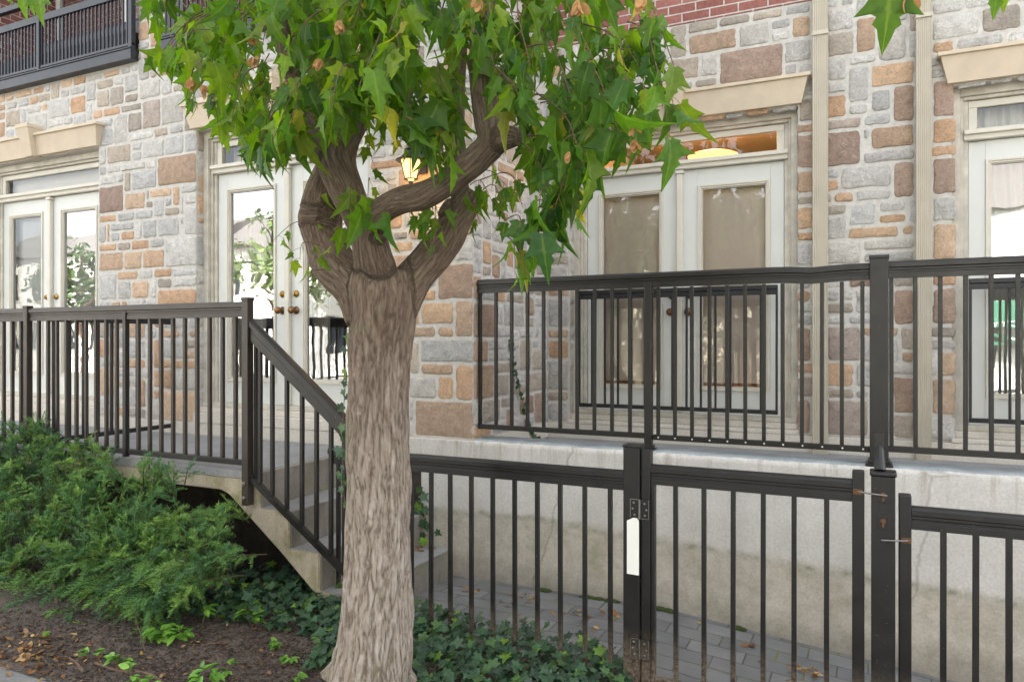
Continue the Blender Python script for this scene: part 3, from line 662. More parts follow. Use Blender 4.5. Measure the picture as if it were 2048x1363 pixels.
balcony(-9.4, -6.137, 'charcoal balcony railing with close balusters at the top left, left of the stone strip')
balcony(-5.796, -3.05, 'charcoal balcony railing half hidden behind the tree leaves, above the left of the trunk')
bm = bmesh.new()   # loggias behind the balconies: brick back wall, white window
for x0, x1 in ((-9.4, -6.137), (-5.796, -3.05)):
    box(bm, x0-.15, x1+.15, DA+1.301, DA+1.4, ZB2+.1, ZT+1.1); box(bm, x0-.15, x0-.001, DA+.201, DA+1.30, ZB2+.1, ZT+1.1); box(bm, x1+.001, x1+.15, DA+.201, DA+1.30, ZB2+.1, ZT+1.1)
hp('loggia_brick', bm, M['brick'])
for x0, x1 in ((-9.3, -6.7), (-5.6, -3.4)):
    bm = bmesh.new(); y = DA+1.24
    box(bm, x0, x1, y, y+.05, ZB2+.2, ZB2+.28); box(bm, x0, x1, y, y+.05, ZB2+2.0, ZB2+2.08)
    for x in (x0, (x0+x1)/2-.04, x1-.08): box(bm, x, x+.08, y-.004, y+.05, ZB2+.2, ZB2+2.08, .003)
    wn = hp('window', bm, M['door']); bm = bmesh.new(); quad(bm, x0+.05, x1-.05, y+.02, ZB2+.25, ZB2+2.04); g = mobj('glass_pane', bm, M['glassL']); g.parent = wn
bm = bmesh.new(); box(bm, -8.6, -6.5, DA+.15, DA+.75, ZB2+.1, ZB2+.45, .05); box(bm, -8.6, -6.5, DA+.55, DA+.78, ZB2+.46, ZB2+.78, .05)
tag(mobj('balcony_shade_block', bm, M['balc']), 'added dark block standing in for the unlit lower part of the top left balcony', 'shade block')  # added shape, its dark colour stands in for the unlit balcony depth
# ------------------------------------------------------------------ ground, walk, walls, steps
def sheet(name, x0, x1, y0, y1, nx, ny_, fz, m, kind='structure', smooth=True):
    xs = np.linspace(x0, x1, nx); ys = np.linspace(y0, y1, ny_); V = []; F = []
    for j, y in enumerate(ys):
        for i, x in enumerate(xs): V.append((x, y, fz(x, y)))
    for j in range(ny_-1):
        for i in range(nx-1): F.append((j*nx+i, j*nx+i+1, (j+1)*nx+i+1, (j+1)*nx+i))
    o = npobj(name, V, F, m, None, smooth); return tag(o, kind=kind)
def fbm(x, y, s, sd=0): return noise.fractal(Vector((x*s, y*s, sd)), 1.0, 2.0, 4)
def m_soil():
    m, n, b, o = mat('mulch_soil'); P = objco(n); f = noi(n, P, 8, 8, .7); g = noi(n, P, 55, 6, .75); v = N(n, 'ShaderNodeTexVoronoi', Scale=70.0); L(n, P, v.inputs['Vector'])
    c = ramp(n, g, [(.3, (.06, .048, .04)), (.5, (.125, .10, .082)), (.68, (.24, .195, .155))]).outputs[0]
    c = mix(n, 1.0, c, ramp(n, f, [(.3, (.7, .7, .7)), (.7, (1.25, 1.2, 1.15))]).outputs[0], 'MULTIPLY')
    L(n, c, b.inputs['Base Color']); b.inputs['Roughness'].default_value = .95
    k = bump(n, b, g, 1, .02); bump(n, b, v.outputs['Distance'], .7, .01, k); return m
M['soil'] = m_soil()
def soilz(x, y): return zsoil(x, y) + .022*fbm(x, y, 3.5) + .012*fbm(x, y, 14, 3) - (0.45*max(0, min(1, (y-3.75)/.4)) if x < -2.95 else 0.4*max(0, min(1, (y-3.6)/.15)) if x > -2.95 and y > 3.5 else 0)
sheet('planting_bed', -9.5, XC+.02, 2.275, 4.69, 260, 90, soilz, M['soil'])
sheet('planting_bed_front', XC+.0205, 3.0, 2.275, DF-.02, 200, 60, soilz, M['soil'])
def m_paver():
    m, n, b, o = mat('slate_pavers'); P = objco(n); f = noi(n, P, 5, 7, .65); g = noi(n, P, 80, 4, .7)
    mp = n.nodes.new('ShaderNodeMapping'); mp.inputs['Rotation'].default_value = (0, 0, R(0)); L(n, P, mp.inputs[0])
    t = N(n, 'ShaderNodeTexBrick', Scale=1.0); t.inputs['Brick Width'].default_value = .31; t.inputs['Row Height'].default_value = .155; t.inputs['Mortar Size'].default_value = .005; t.inputs['Mortar Smooth'].default_value = .3
    t.inputs['Color1'].default_value = (.135, .14, .143, 1); t.inputs['Color2'].default_value = (.19, .193, .195, 1); t.inputs['Mortar'].default_value = (.085, .088, .08, 1); L(n, mp.outputs[0], t.inputs['Vector'])
    mo = ramp(n, noi(n, P, 3.5, 5, .65), [(.5, (0, 0, 0)), (.62, (1, 1, 1))]).outputs[0]
    c = mix(n, math_(n, 'MULTIPLY', t.outputs['Fac'], mo), t.outputs['Color'], (.15, .17, .035))
    c = mix(n, 1.0, c, ramp(n, f, [(.3, (.78, .78, .78)), (.7, (1.25, 1.24, 1.2))]).outputs[0], 'MULTIPLY')
    L(n, c, b.inputs['Base Color']); L(n, ramp(n, f, [(.3, (.45,)*3), (.7, (.75,)*3)]).outputs[0], b.inputs['Roughness'])
    k = bump(n, b, math_(n, 'SUBTRACT', 1.0, t.outputs['Fac']), .8, .008); bump(n, b, g, .4, .003, k); return m
M['paver'] = m_paver()
sheet('walkway', -2.727, 4.5, DF-.02, 4.75, 60, 20, lambda x, y: zwalk(x)+.006*fbm(x, y, 2), M['paver'])
bm = bmesh.new(); box(bm, -14, 10, -1.2, 2.30, -1.95, -1.665, .012); tag(mobj('pavement', bm, M['sidewalk']), kind='structure')
M['asphalt'] = simple('asphalt', (.055, .055, .057), .85, .2, 6, .6, .01)
M['groundm'] = simple('far_ground', (.20, .19, .15), .95, .25, .5, .3, .02)
bm = bmesh.new(); box(bm, -60, 60, -11, -1.2005, -2.2, -1.80); tag(mobj('road', bm, M['asphalt']), kind='structure')
bm = bmesh.new(); box(bm, -60, 60, -14.5, -11.0005, -2.2, -1.67); tag(mobj('far_pavement', bm, M['sidewalk']), kind='structure')
bm = bmesh.new(); box(bm, -150, 150, -150, 150, -2.5, -2.21); tag(mobj('ground', bm, M['groundm']), kind='structure')

# retaining wall with its kerb top
def rough_bar(x0, x1, y0, y1, z0, z1, amp=.006, step=.03):
    """long kerb with a chipped upper edge"""
    n = int((x1-x0)/step); V = []; F = []; ring = [(y0, z0), (y0, z1-.035), (y0, z1-.014), (y0+.014, z1), (y0+.06, z1+.002), ((y0+y1)/2, z1), (y1-.02, z1), (y1, z1-.02), (y1, z0)]
    for i in range(n+1):
        x = x0+(x1-x0)*i/n
        for k, (y, z) in enumerate(ring):
            a = amp*(1 if k in (2, 3, 4) else .35)
            q = noise.noise(Vector((x*9, k*1.3, 7)))*a+noise.noise(Vector((x*40, k*3.1, 2)))*a*.7
            V.append((x, y+(q if k else 0)*.8, z+(q if 0 < k < 8 else 0)))
    m = len(ring)
    for i in range(n):
        for k in range(m-1): F.append((i*m+k, i*m+k+1, (i+1)*m+k+1, (i+1)*m+k)[::-1])
    return V, F, m, n
rw = empty('retaining_wall', (0, DA, -1.75), 'pale poured concrete retaining wall with mossy brown lower half behind the black fence', 'retaining wall')
bm = bmesh.new(); 
V, F, mm_, nn = rough_bar(XC+.012, 4.2, DA-.022, DA+.24, -1.95, ZS, .005)
body = npobj('wall_body', V, F, M['wallconc'], None, True); rel(body, rw)
V, F, mm_, nn = rough_bar(XC+.02, 4.2, DA-.008, DA+.255, ZS-.03, ZS+.008, .007)
rel(npobj('kerb_top', V, F, M['curbtop'], None, True), rw)
bm = bmesh.new(); box(bm, XC+.016, 4.2, DA+.256, DB-.031, -1.0, ZL-.02); rel(mobj('terrace_floor', bm, M['landing']), rw)
bm = bmesh.new(); box(bm, -3.2, XC+.0115, DA-.045, DA-.031, -1.95, ZS-.004, .003); rel(mobj('plinth_face', bm, M['wallconc']), rw)

# landing and stairs
st = empty('entrance_stairs', (-3.1, 4.1, -1.75), 'concrete landing and four steps going down right, mossy tan side over a dark hollow', 'stairs')
def sp(name, bm, m): return rel(mobj(name, bm, m), st)
nose = [(-3.46, ZL), (-3.22, -1.057), (-2.98, -1.284), (-2.74, -1.511)]
YS = DL+.03
pts = [(-9.4, ZL), (nose[0][0], ZL), (nose[0][0], nose[1][1]), (nose[1][0], nose[1][1]), (nose[1][0], nose[2][1]), (nose[2][0], nose[2][1]), (nose[2][0], nose[3][1]), (nose[3][0], nose[3][1]), (nose[3][0], -1.80), (-2.62, -1.80), (-2.72, -1.75), (-2.99, -1.545), (-3.30, -1.30), (-3.73, -.985), (-3.80, -.965), (-9.4, -.965)]
bm = bmesh.new(); prism_y(bm, pts, YS, DA-.046, .006)
bmesh.ops.triangulate(bm, faces=[f for f in bm.faces if len(f.verts) > 4])
sd = sp('stair_body', bm, M['stairside'])
bm = bmesh.new(); box(bm, -9.4, nose[0][0]-.012, YS+.012, DA-.047, ZL+.0005, ZL+.006); sp('landing', bm, M['landing'])
for i, (x, z) in enumerate(nose):
    if i == 0: continue
    bm = bmesh.new(); box(bm, nose[i-1][0]+.0005, x+.012, YS+.01, DA-.047, z+.0005, z+.006, .002); sp('tread', bm, M['landing'])
for i, (x, z) in enumerate(nose):
    zb = nose[i+1][1]+.0065 if i < 3 else -1.74
    bm = bmesh.new(); box(bm, x+.0005, x+.013, YS+.01, DA-.047, zb, z-.002, .002); sp('riser', bm, M['riser'])
bm = bmesh.new(); box(bm, -9.4, nose[0][0]-.014, YS-.008, YS+.03, -.88, ZL+.004, .005); sp('landing_edge', bm, M['landing'])
bm = bmesh.new(); box(bm, -9.4, -3.0, DA-.046, DA-.031, -2.1, -.966); sp('back_of_hollow', bm, M['hollowshade'])
bm = bmesh.new(); box(bm, -7.2, -6.9, YS+.02, DA-.05, -2.0, -.966); sp('pier', bm, M['stairside'])

# ------------------------------------------------------------------ railings and gates
def railprof(bm, x0, x1, Y, zt, k=1.0, bow=0.0, sag=None):
    d = zt
    pr = [(-.030, d-.036), (-.030, d-.014), (-.024, d-.004), (-.012, d), (.012, d), (.024, d-.004), (.030, d-.014), (.030, d-.036), (.021, d-.041), (.021, d-.052), (.018, d-.056), (.018, d-.066), (.021, d-.07), (.021, d-.098), (-.021, d-.098), (-.021, d-.07), (-.018, d-.066), (-.018, d-.056), (-.021, d-.052), (-.021, d-.041)]
    n = 24; rings = []
    for i in range(n+1):
        t = i/n; x = x0+(x1-x0)*t; dz = sag(x) if sag else 0
        rings.append([bm.verts.new((x, Y+y, z+dz)) for y, z in pr])
    for a, b in zip(rings, rings[1:]):
        for i in range(len(pr)): bm.faces.new((a[i], a[(i+1) % len(pr)], b[(i+1) % len(pr)], b[i]))
    bm.faces.new(rings[0][::-1]); bm.faces.new(rings[-1])
    bmesh.ops.recalc_face_normals(bm, faces=bm.faces[:])
BAL = {}
def baluster(parent, x, y, z0, z1, m, w=.0225, name='baluster'):
    key = (round(z1-z0, 3), m.name, w)
    if key not in BAL:
        bm = bmesh.new(); box(bm, -w/2, w/2, -w/2, w/2, 0, z1-z0, .002); BAL[key] = mobj(name, bm, m); o = BAL[key]
    else: o = BAL[key].copy(); COL.objects.link(o)
    o.location = (x, y, z0); o.rotation_euler = (random.uniform(-.002, .002), random.uniform(-.002, .002), 0); o.parent = parent; o.matrix_parent_inverse = Matrix.Translation(-parent.location)
    return o
def post(parent, x, y, w, z0, z1, m, cap=True, base=False, name='post'):
    bm = bmesh.new(); box(bm, x-w/2, x+w/2, y-w/2, y+w/2, z0, z1, .004)
    if cap: box(bm, x-w/2-.004, x+w/2+.004, y-w/2-.004, y+w/2+.004, z1-.016, z1+.006, .005)
    if base: box(bm, x-w/2-.022, x+w/2+.022, y-w/2-.022, y+w/2+.022, z0, z0+.014, .003); box(bm, x-w/2-.010, x+w/2+.010, y-w/2-.010, y+w/2+.010, z0+.0145, z0+.035, .004)
    return rel(mobj(name, bm, m), parent)
def xs_px(pxs, Y): return [X(p, Y) for p in pxs]
random.seed(4)
# terrace railing, left section
zt, zb = Z(960, 560, DR), Z(960, 857, DR)
r1_ = empty('terrace_railing', (-1.3, DR, ZS), 'dark terrace railing between stone corner and thick post, before the middle double doors', 'railing')
x0, xm, x1 = XC+.016, X(1298, DR), X(1742, DR)
def sagf(x): 
    c = X(1625, DR); return -.012*math.exp(-((x-c)/.10)**2) + .006*max(0, (x-x0)/(x1-x0))
bm = bmesh.new(); railprof(bm, x0, x1, DR, zt, sag=sagf); rel(mobj('top_rail', bm, M['rail']), r1_)
bm = bmesh.new(); box(bm, x0, xm-.027, DR-.017, DR+.017, zb, zb+.034, .003); box(bm, xm+.027, x1, DR-.017, DR+.017, zb-.006, zb+.028, .003); rel(mobj('bottom_rail', bm, M['rail']), r1_)
box_x = x0+.012
baluster(r1_, box_x, DR, zb+.034, zt-.098, M['rail'])
for i in range(1, 10): baluster(r1_, x0+.012+(xm-x0-.02)*i/10+.004, DR, zb+.034, zt-.098, M['rail'])
nb = 12
for i in range(0, nb): 
    x = xm+.062+(x1-.045-xm-.062)*i/(nb-1)
    baluster(r1_, x, DR, zb+.028, zt-.098, M['rail'])
    bm = bmesh.new(); lathe(bm, [(.0055, 0), (.0055, .0015), (.004, .003)], 10, (x+.004, DR-.0172, zb+.012), 'y'); rel(mobj('screw_cap', bm, M['screw']), r1_)
post(r1_, xm, DR-.01, .050, ZS+.002, zt-.06, M['rail'], cap=False, base=True)
# thick post + right section
r2_ = empty('terrace_railing', (.6, DR, ZS), 'dark terrace railing right of the thick post, in front of the right-hand double doors', 'railing')
xp = X(1758, DR); xe = 3.2
post(r2_, xp, DR-.01, .098, ZS+.002, Z(1758, 514, DR), M['rail'], cap=True, base=True)
bm = bmesh.new(); railprof(bm, xp+.05, xe, DR, zt+.012); rel(mobj('top_rail', bm, M['rail']), r2_)
bm = bmesh.new(); box(bm, xp+.05, xe, DR-.017, DR+.017, zb+.004, zb+.038, .003); rel(mobj('bottom_rail', bm, M['rail']), r2_)
xx = xs_px([1783, 1828, 1876, 1925, 1981, 2036], DR); d = (xx[-1]-xx[0])/5
for i in range(26):
    x = xx[0]+d*i
    if x < xe-.03: baluster(r2_, x, DR, zb+.038, zt-.086, M['rail'])
# Juliet railings in front of the two right doors
def juliet(key, lab):
    c, Yw, dz = DOORS[key]; Y = Yw-.045; a, b = c-.845, c+.80
    z1 = Z(1480, 572, Y); z0 = Z(1480, 826, Y)
    e = empty('door_guard_railing', (c, Y, z0), lab, 'railing', 'low railings fixed across the right-hand double doors')
    bm = bmesh.new(); box(bm, a, b, Y-.02, Y+.02, z1-.035, z1, .005); box(bm, a, b, Y-.014, Y+.014, z1-.075, z1-.0355, .003); rel(mobj('top_rail', bm, M['juliet']), e)
    bm = bmesh.new(); box(bm, a, b, Y-.014, Y+.014, z0, z0+.032, .003); rel(mobj('bottom_rail', bm, M['juliet']), e)
    for i in range(15): baluster(e, a+.009+(b-a-.018)*i/14, Y, z0+.032, z1-.075, M['juliet'], .017)
juliet('B', 'low blue-black guard railing across the middle double doors, behind the terrace railing')
juliet('C', 'low blue-black guard railing across the right-hand double doors at the frame edge')
# landing railing (left)
ztl, zbl = Z(400, 606, DL), Z(400, 921, DL)
r3 = empty('landing_railing', (-4.6, DL, ZL), 'brown-black landing railing with warm reflection in its colour, in front of the stone pier between the left doors', 'railing')
xl, xm3, xr = X(60, DL), X(255, DL), X(498, DL)
bm = bmesh.new(); railprof(bm, -7.9, xr-.02, DL, ztl); rel(mobj('top_rail', bm, M['railrefl']), r3)
bm = bmesh.new(); box(bm, -7.9, xr-.02, DL-.017, DL+.017, zbl-.002, zbl+.034, .003); rel(mobj('bottom_rail', bm, M['rail']), r3)
g = (xr-xm3)/10
for i in range(1, 10): baluster(r3, xm3+g*i, DL, zbl+.034, ztl-.098, M['railrefl'])
g2 = (xm3-xl)/10
for i in range(1, 10): baluster(r3, xl+g2*i, DL, zbl+.034, ztl-.098, M['railrefl'])
for i in range(1, 19): baluster(r3, xl-g2*i, DL, zbl+.034, ztl-.098, M['railrefl'])
post(r3, xl, DL-.015, .046, zbl-.05, ztl+.012, M['railrefl']); post(r3, xm3, DL-.012, .034, zbl-.02, ztl-.05, M['rail'], cap=False)
post(r3, xr, DL-.012, .052, -1.03, Z(498, 597, DL), M['railrefl'])
for zz in (-.895, -.985):
    bm = bmesh.new(); lathe(bm, [(.016, 0), (.016, .003), (.010, .0035), (.010, .010), (.007, .012)], 12, (xr-.006, DL-.0385, zz), 'y'); rel(mobj('bolt', bm, M['steel']), r3)
# divider railing on the landing
r4 = empty('divider_railing', (X(60, DL), 4.1, ZL), 'black divider railing running back across the landing towards the wall, left', 'railing')
xd = X(92, DL); Y0, Y1 = DL+.04, 4.62
bm = bmesh.new(); box(bm, xd-.02, xd+.02, Y0, Y1, .185-.04, .225, .004); rel(mobj('top_rail', bm, M['juliet']), r4)
bm = bmesh.new(); box(bm, xd-.016, xd+.016, Y0, Y1, -.765, -.730, .003); rel(mobj('bottom_rail', bm, M['juliet']), r4)
for i in range(10): baluster(r4, xd, Y0+.02+(Y1-Y0-.03)*i/9, -.730, .145, M['juliet'])
# sloping stair railing
p0 = at(500, 634, DL); p1 = at(686, 826, DL); sl_ = (p1.z-p0.z)/(p1.x-p0.x); xa, xb = xr+.027, -2.60
q0 = at(508, 968, DL); q1 = at(688, 1150, DL); slb = (q1.z-q0.z)/(q1.x-q0.x)
r5 = empty('stair_railing', (-3.1, DL, -1.3), 'black sloping handrail with balusters running down the steps behind the trunk', 'railing')
def zt5(x): return p0.z+(x-p0.x)*sl_
def zb5(x): return q0.z+(x-q0.x)*slb
bm = bmesh.new()
pr = [(-.030, -.040), (-.030, -.014), (-.022, -.003), (0, 0), (.022, -.003), (.030, -.014), (.030, -.040), (.020, -.046), (.020, -.060), (.022, -.064), (.022, -.118), (-.022, -.118), (-.022, -.064), (-.020, -.060), (-.020, -.046)]
ra = [bm.verts.new((xa, DL+y, zt5(xa)+z*1.12)) for y, z in pr]; rb = [bm.verts.new((xb, DL+y, zt5(xb)+z*1.12)) for y, z in pr]
for i in range(len(pr)): bm.faces.new((ra[i], ra[(i+1) % len(pr)], rb[(i+1) % len(pr)], rb[i]))
bm.faces.new(ra[::-1]); bm.faces.new(rb); bmesh.ops.recalc_face_normals(bm, faces=bm.faces[:]); rel(mobj('handrail', bm, M['rail']), r5)
bm = bmesh.new(); prism_y(bm, [(xa-.03, zb5(xa-.03)), (xb, zb5(xb)), (xb, zb5(xb)+.045), (xa-.03, zb5(xa-.03)+.045)], DL-.018, DL+.018, .003); rel(mobj('bottom_rail', bm, M['rail']), r5)
for pxx in (497.5+22, 544, 573, 603, 632, 661, 688):
    x = X(pxx+1, DL); baluster(r5, x, DL, zb5(x)+.046, zt5(x)-.128, M['rail'])
post(r5, -2.63, DL, .05, -1.66, zt5(-2.63)-.05, M['rail'], cap=False, name='newel')
post(r5, xr+.045, DL+.012, .02, zb5(xr+.045)+.03, zt5(xr+.045)-.13, M['rail'], cap=False, name='newel')

# lower fence, gates
def fence_section(name, lab, cat, xa, xb, zt, zb, bx, Y=DF, w=.022, rz=0):
    e = empty(name, ((xa+xb)/2, Y, zb), lab, cat)
    bm = bmesh.new(); railprof(bm, xa, xb, Y, zt); rel(mobj('top_rail', bm, M['fence']), e)
    bm = bmesh.new(); box(bm, xa, xb, Y-.016, Y+.016, zb, zb+.03, .003); rel(mobj('bottom_rail', bm, M['fence']), e)
    for x in bx: baluster(e, x, Y, zb+.03, zt-.098, M['fence'], w)
    return e
def fpx(l): return [X(p, DF) for p in l]
zf = Z(1030, 923, DF)
bl = fpx([1221, 1170, 1121, 1075, 1030, 986, 943, 901, 862, 823]); dd = bl[-2]-bl[-1]
bl += [bl[-1]-dd*i for i in range(1, 5)]
xa = bl[-1]-.06
f1 = fence_section('fence_panel', 'black metal fence panel between the trunk and the hinge post, ivy at its foot', 'fence', xa, X(1251, DF), zf, -1.705, bl)
xh0, xh1 = X(1251, DF), X(1284, DF)
fp = empty('gate_post', ((xh0+xh1)/2, DF, -1.8), 'wide black gate post with white paper strip, dusty brown foot and hinges', 'post')
zpt = Z(1268, 893, DF)
bm = bmesh.new(); box(bm, xh0+.001, xh1, DF-.045, DF+.04, -1.85, zpt, .004); box(bm, xh0-.003, xh1+.003, DF-.05, DF+.045, zpt+.0005, zpt+.012, .004); rel(mobj('shaft', bm, M['fence']), fp)
def hinge(x, z, par, Y):
    bm = bmesh.new()
    box(bm, x-.048, x-.006, Y-.003, Y, z-.046, z+.046, .001); box(bm, x+.006, x+.046, Y-.003, Y, z-.046, z+.046, .001)
    h = rel(mobj('hinge', bm, M['steel' if 0 else 'fence']), par)
    bm = bmesh.new(); lathe(bm, [(.006, -.048), (.006, .048)], 10, (x, Y-.007, z)); o = mobj('hinge_pin', bm, M['steel']); rel(o, par)
    for dx, dz in ((-.03, .03), (-.036, 0), (-.026, -.03), (.024, .028), (.034, -.002), (.026, -.03)):
        bm = bmesh.new(); lathe(bm, [(.0055, 0), (.0055, .002), (.003, .0035)], 10, (x+dx, Y-.003, z+dz), 'y'); rel(mobj('screw', bm, M['steel']), par)
    bm = bmesh.new()
    for (a, b_, c, d) in ((x-.049, x-.046, z-.046, z+.047), (x-.049, x-.006, z+.045, z+.048), (x+.044, x+.047, z-.046, z+.047), (x+.006, x+.046, z-.048, z-.045)): box(bm, a, b_, Y-.0036, Y-.001, c, d)
    rel(mobj('hinge_edge', bm, M['steel']), par)
# gate
zg = Z(1500, 944, DF)+.004
ga, gb = X(1284, DF)+.003, X(1729, DF)
gt = fence_section('gate', 'black metal gate between the wide hinge post and the latch post', 'gate', X(1304, DF), X(1704, DF), zg, -1.70, fpx([1352, 1408, 1466, 1526, 1588, 1653]))
bm = bmesh.new(); box(bm, ga, X(1304, DF)-.0005, DF-.03, DF+.025, -1.77, Z(1294, 898, DF), .004); rel(mobj('hinge_stile', bm, M['fence']), gt)
bm = bmesh.new(); box(bm, X(1304, DF)+.0003, X(1311, DF), DF-.022, DF+.02, -1.70, zg-.0985, .003); rel(mobj('inner_stile', bm, M['fence']), gt)
bm = bmesh.new(); box(bm, X(1704, DF)+.0005, gb, DF-.03, DF+.025, -1.85, Z(1717, 940, DF), .004); rel(mobj('latch_stile', bm, M['fence']), gt)
hinge(xh1+.0015, Z(1284, 1014, DF), fp, DF-.0452); hinge(xh1+.0015, Z(1284, 1290, DF), fp, DF-.0452)
# white strip
xs0, xs1 = X(1254, DF-.046), X(1278, DF-.046); z0s, z1s = Z(1266, 1148, DF-.046), Z(1266, 1040, DF-.046)
bm = bmesh.new(); prism_y(bm, [(xs0, z0s), (xs1, z0s-.002), (xs1, z1s), (xs0+(xs1-xs0)*.72, z1s+.022), (xs0+(xs1-xs0)*.45, z1s+.010), (xs0, z1s-.004)], DF-.048, DF-.0465)
for q in (.34, .72): box(bm, xs0+.001, xs1-.001, DF-.0488, DF-.0481, z0s+(z1s-z0s)*q-.0006, z0s+(z1s-z0s)*q+.0006)
tag(mobj('paper_strip', bm, M['white']), 'blank white strip stuck on the wide black gate post below the hinge', 'paper strip')
# latch post and its brace
xq = X(1766, DF); zq = Z(1766, 950, DF)
lpst = empty('latch_post', (xq, DF, -1.9), 'black square latch post with weathered keyhole plates, between the two gates', 'post')
bm = bmesh.new(); box(bm, xq-.047, xq+.047, DF-.05, DF+.044, -2.0, zq, .004); box(bm, xq-.053, xq+.053, DF-.056, DF+.05, zq+.0005, zq+.02, .006); rel(mobj('shaft', bm, M['fence']), lpst)
bm = bmesh.new(); zz0 = zq+.02; tube(bm, *crv([((xq-.012, DF+.0, zz0), .024), ((xq-.014, DF+.02, zz0+.05), .022), ((xq-.016, DF+.05, zz0+.10), .020)], 4), 12); box(bm, xq-.036, xq+.004, DF+.03, DF+.07, zz0+.085, Z(1760, 868, DF), .003); rel(mobj('brace', bm, M['fence']), lpst)
for i, zz in enumerate((Z(1768, 988, DF), Z(1768, 1040, DF))):
    bm = bmesh.new(); box(bm, xq-.022, xq+.022, DF-.053, DF-.0502, zz-.03, zz+.03, .002); pl = rel(mobj('keyhole_plate', bm, M['fence']), lpst)
    bm = bmesh.new(); lathe(bm, [(.011, 0), (.011, .004), (.006, .006)], 12, (xq, DF-.0532, zz+.006), 'y'); box(bm, xq-.004, xq+.004, DF-.0562, DF-.0535, zz-.022, zz); rel(mobj('keyhole', bm, M['rust']), lpst)
def bolt(name, xa, xb, z, xr0, par):
    bm = bmesh.new(); tube(bm, [(xa, DF-.062, z), ((xa+xb)/2, DF-.064, z+.004), (xb, DF-.05, z+.006)], .0042, 8); rel(mobj(name, bm, M['steel']), par)
    bm = bmesh.new(); box(bm, xr0-.02, xr0+.02, DF-.036, DF-.0305, z-.010, z+.014, .002); rel(mobj('rusty_bracket', bm, M['rust']), par)
bolt('latch_bar', X(1774, DF), X(1716, DF), Z(1745, 984, DF), X(1716, DF), gt)
# right gate
z3 = Z(1930, 1020, DF)
g3 = fence_section('gate', 'black metal gate at the right edge of the frame, hung lower than its neighbour', 'gate', X(1823, DF), 2.1, z3, -1.83, [X(1886, DF)+.1175*1.0*i for i in range(13)], w=.024)
bm = bmesh.new(); box(bm, X(1797, DF), X(1822.6, DF), DF-.03, DF+.03, -1.9, Z(1810, 988, DF), .005); rel(mobj('latch_stile', bm, M['fence']), g3)
bm = bmesh.new(); box(bm, 2.1005, 2.16, DF-.03, DF+.03, -2.0, -.6, .005); rel(mobj('hinge_stile', bm, M['fence']), g3)
bolt('latch_bar', X(1762, DF), X(1815, DF), Z(1790, 1076, DF), X(1812, DF), g3)
# ------------------------------------------------------------------ plants
def m_leaf(name, base, trans, rough=.45, vein=True, tw=.35, var=1.0):
    m, n, b, o = mat(name); P = objco(n)
    a = N(n, 'ShaderNodeAttribute', attribute_name='lcol').outputs['Color']
    md = N(n, 'ShaderNodeAttribute', attribute_name='mid').outputs['Fac']
    c = mix(n, 1.0, a, ramp(n, noi(n, P, 45, 4, .6), [(.3, (.8, .82, .8)), (.7, (1.15, 1.12, 1.1))]).outputs[0], 'MULTIPLY')
    if vein: c = mix(n, ramp(n, md, [(.86, (0, 0, 0)), (.97, (.3, .3, .3))]).outputs[0], c, (.30, .40, .10))
    L(n, c, b.inputs['Base Color']); b.inputs['Roughness'].default_value = rough; b.inputs['Specular IOR Level'].default_value = .35
    t = n.nodes.new('ShaderNodeBsdfTranslucent'); L(n, mix(n, 1.0, c, trans, 'MULTIPLY'), t.inputs[0])
    ms = n.nodes.new('ShaderNodeMixShader'); ms.inputs[0].default_value = tw; L(n, b.outputs[0], ms.inputs[1]); L(n, t.outputs[0], ms.inputs[2]); L(n, ms.outputs[0], o.inputs[0])
    bump(n, b, noi(n, P, 120, 3, .6), .25, .002); return m
M['leaf'] = m_leaf('maple_leaf', None, (1.9, 1.9, .5), .42, True, .5)
M['yew'] = m_leaf('yew_needle', None, (1.2, 1.4, .8), .5, False, .2)
M['ivy'] = m_leaf('ivy_leaf', None, (1.2, 1.4, .7), .38, True, .2)
M['dry'] = m_leaf('dry_leaf', None, (1.2, 1.0, .7), .8, False, .25)
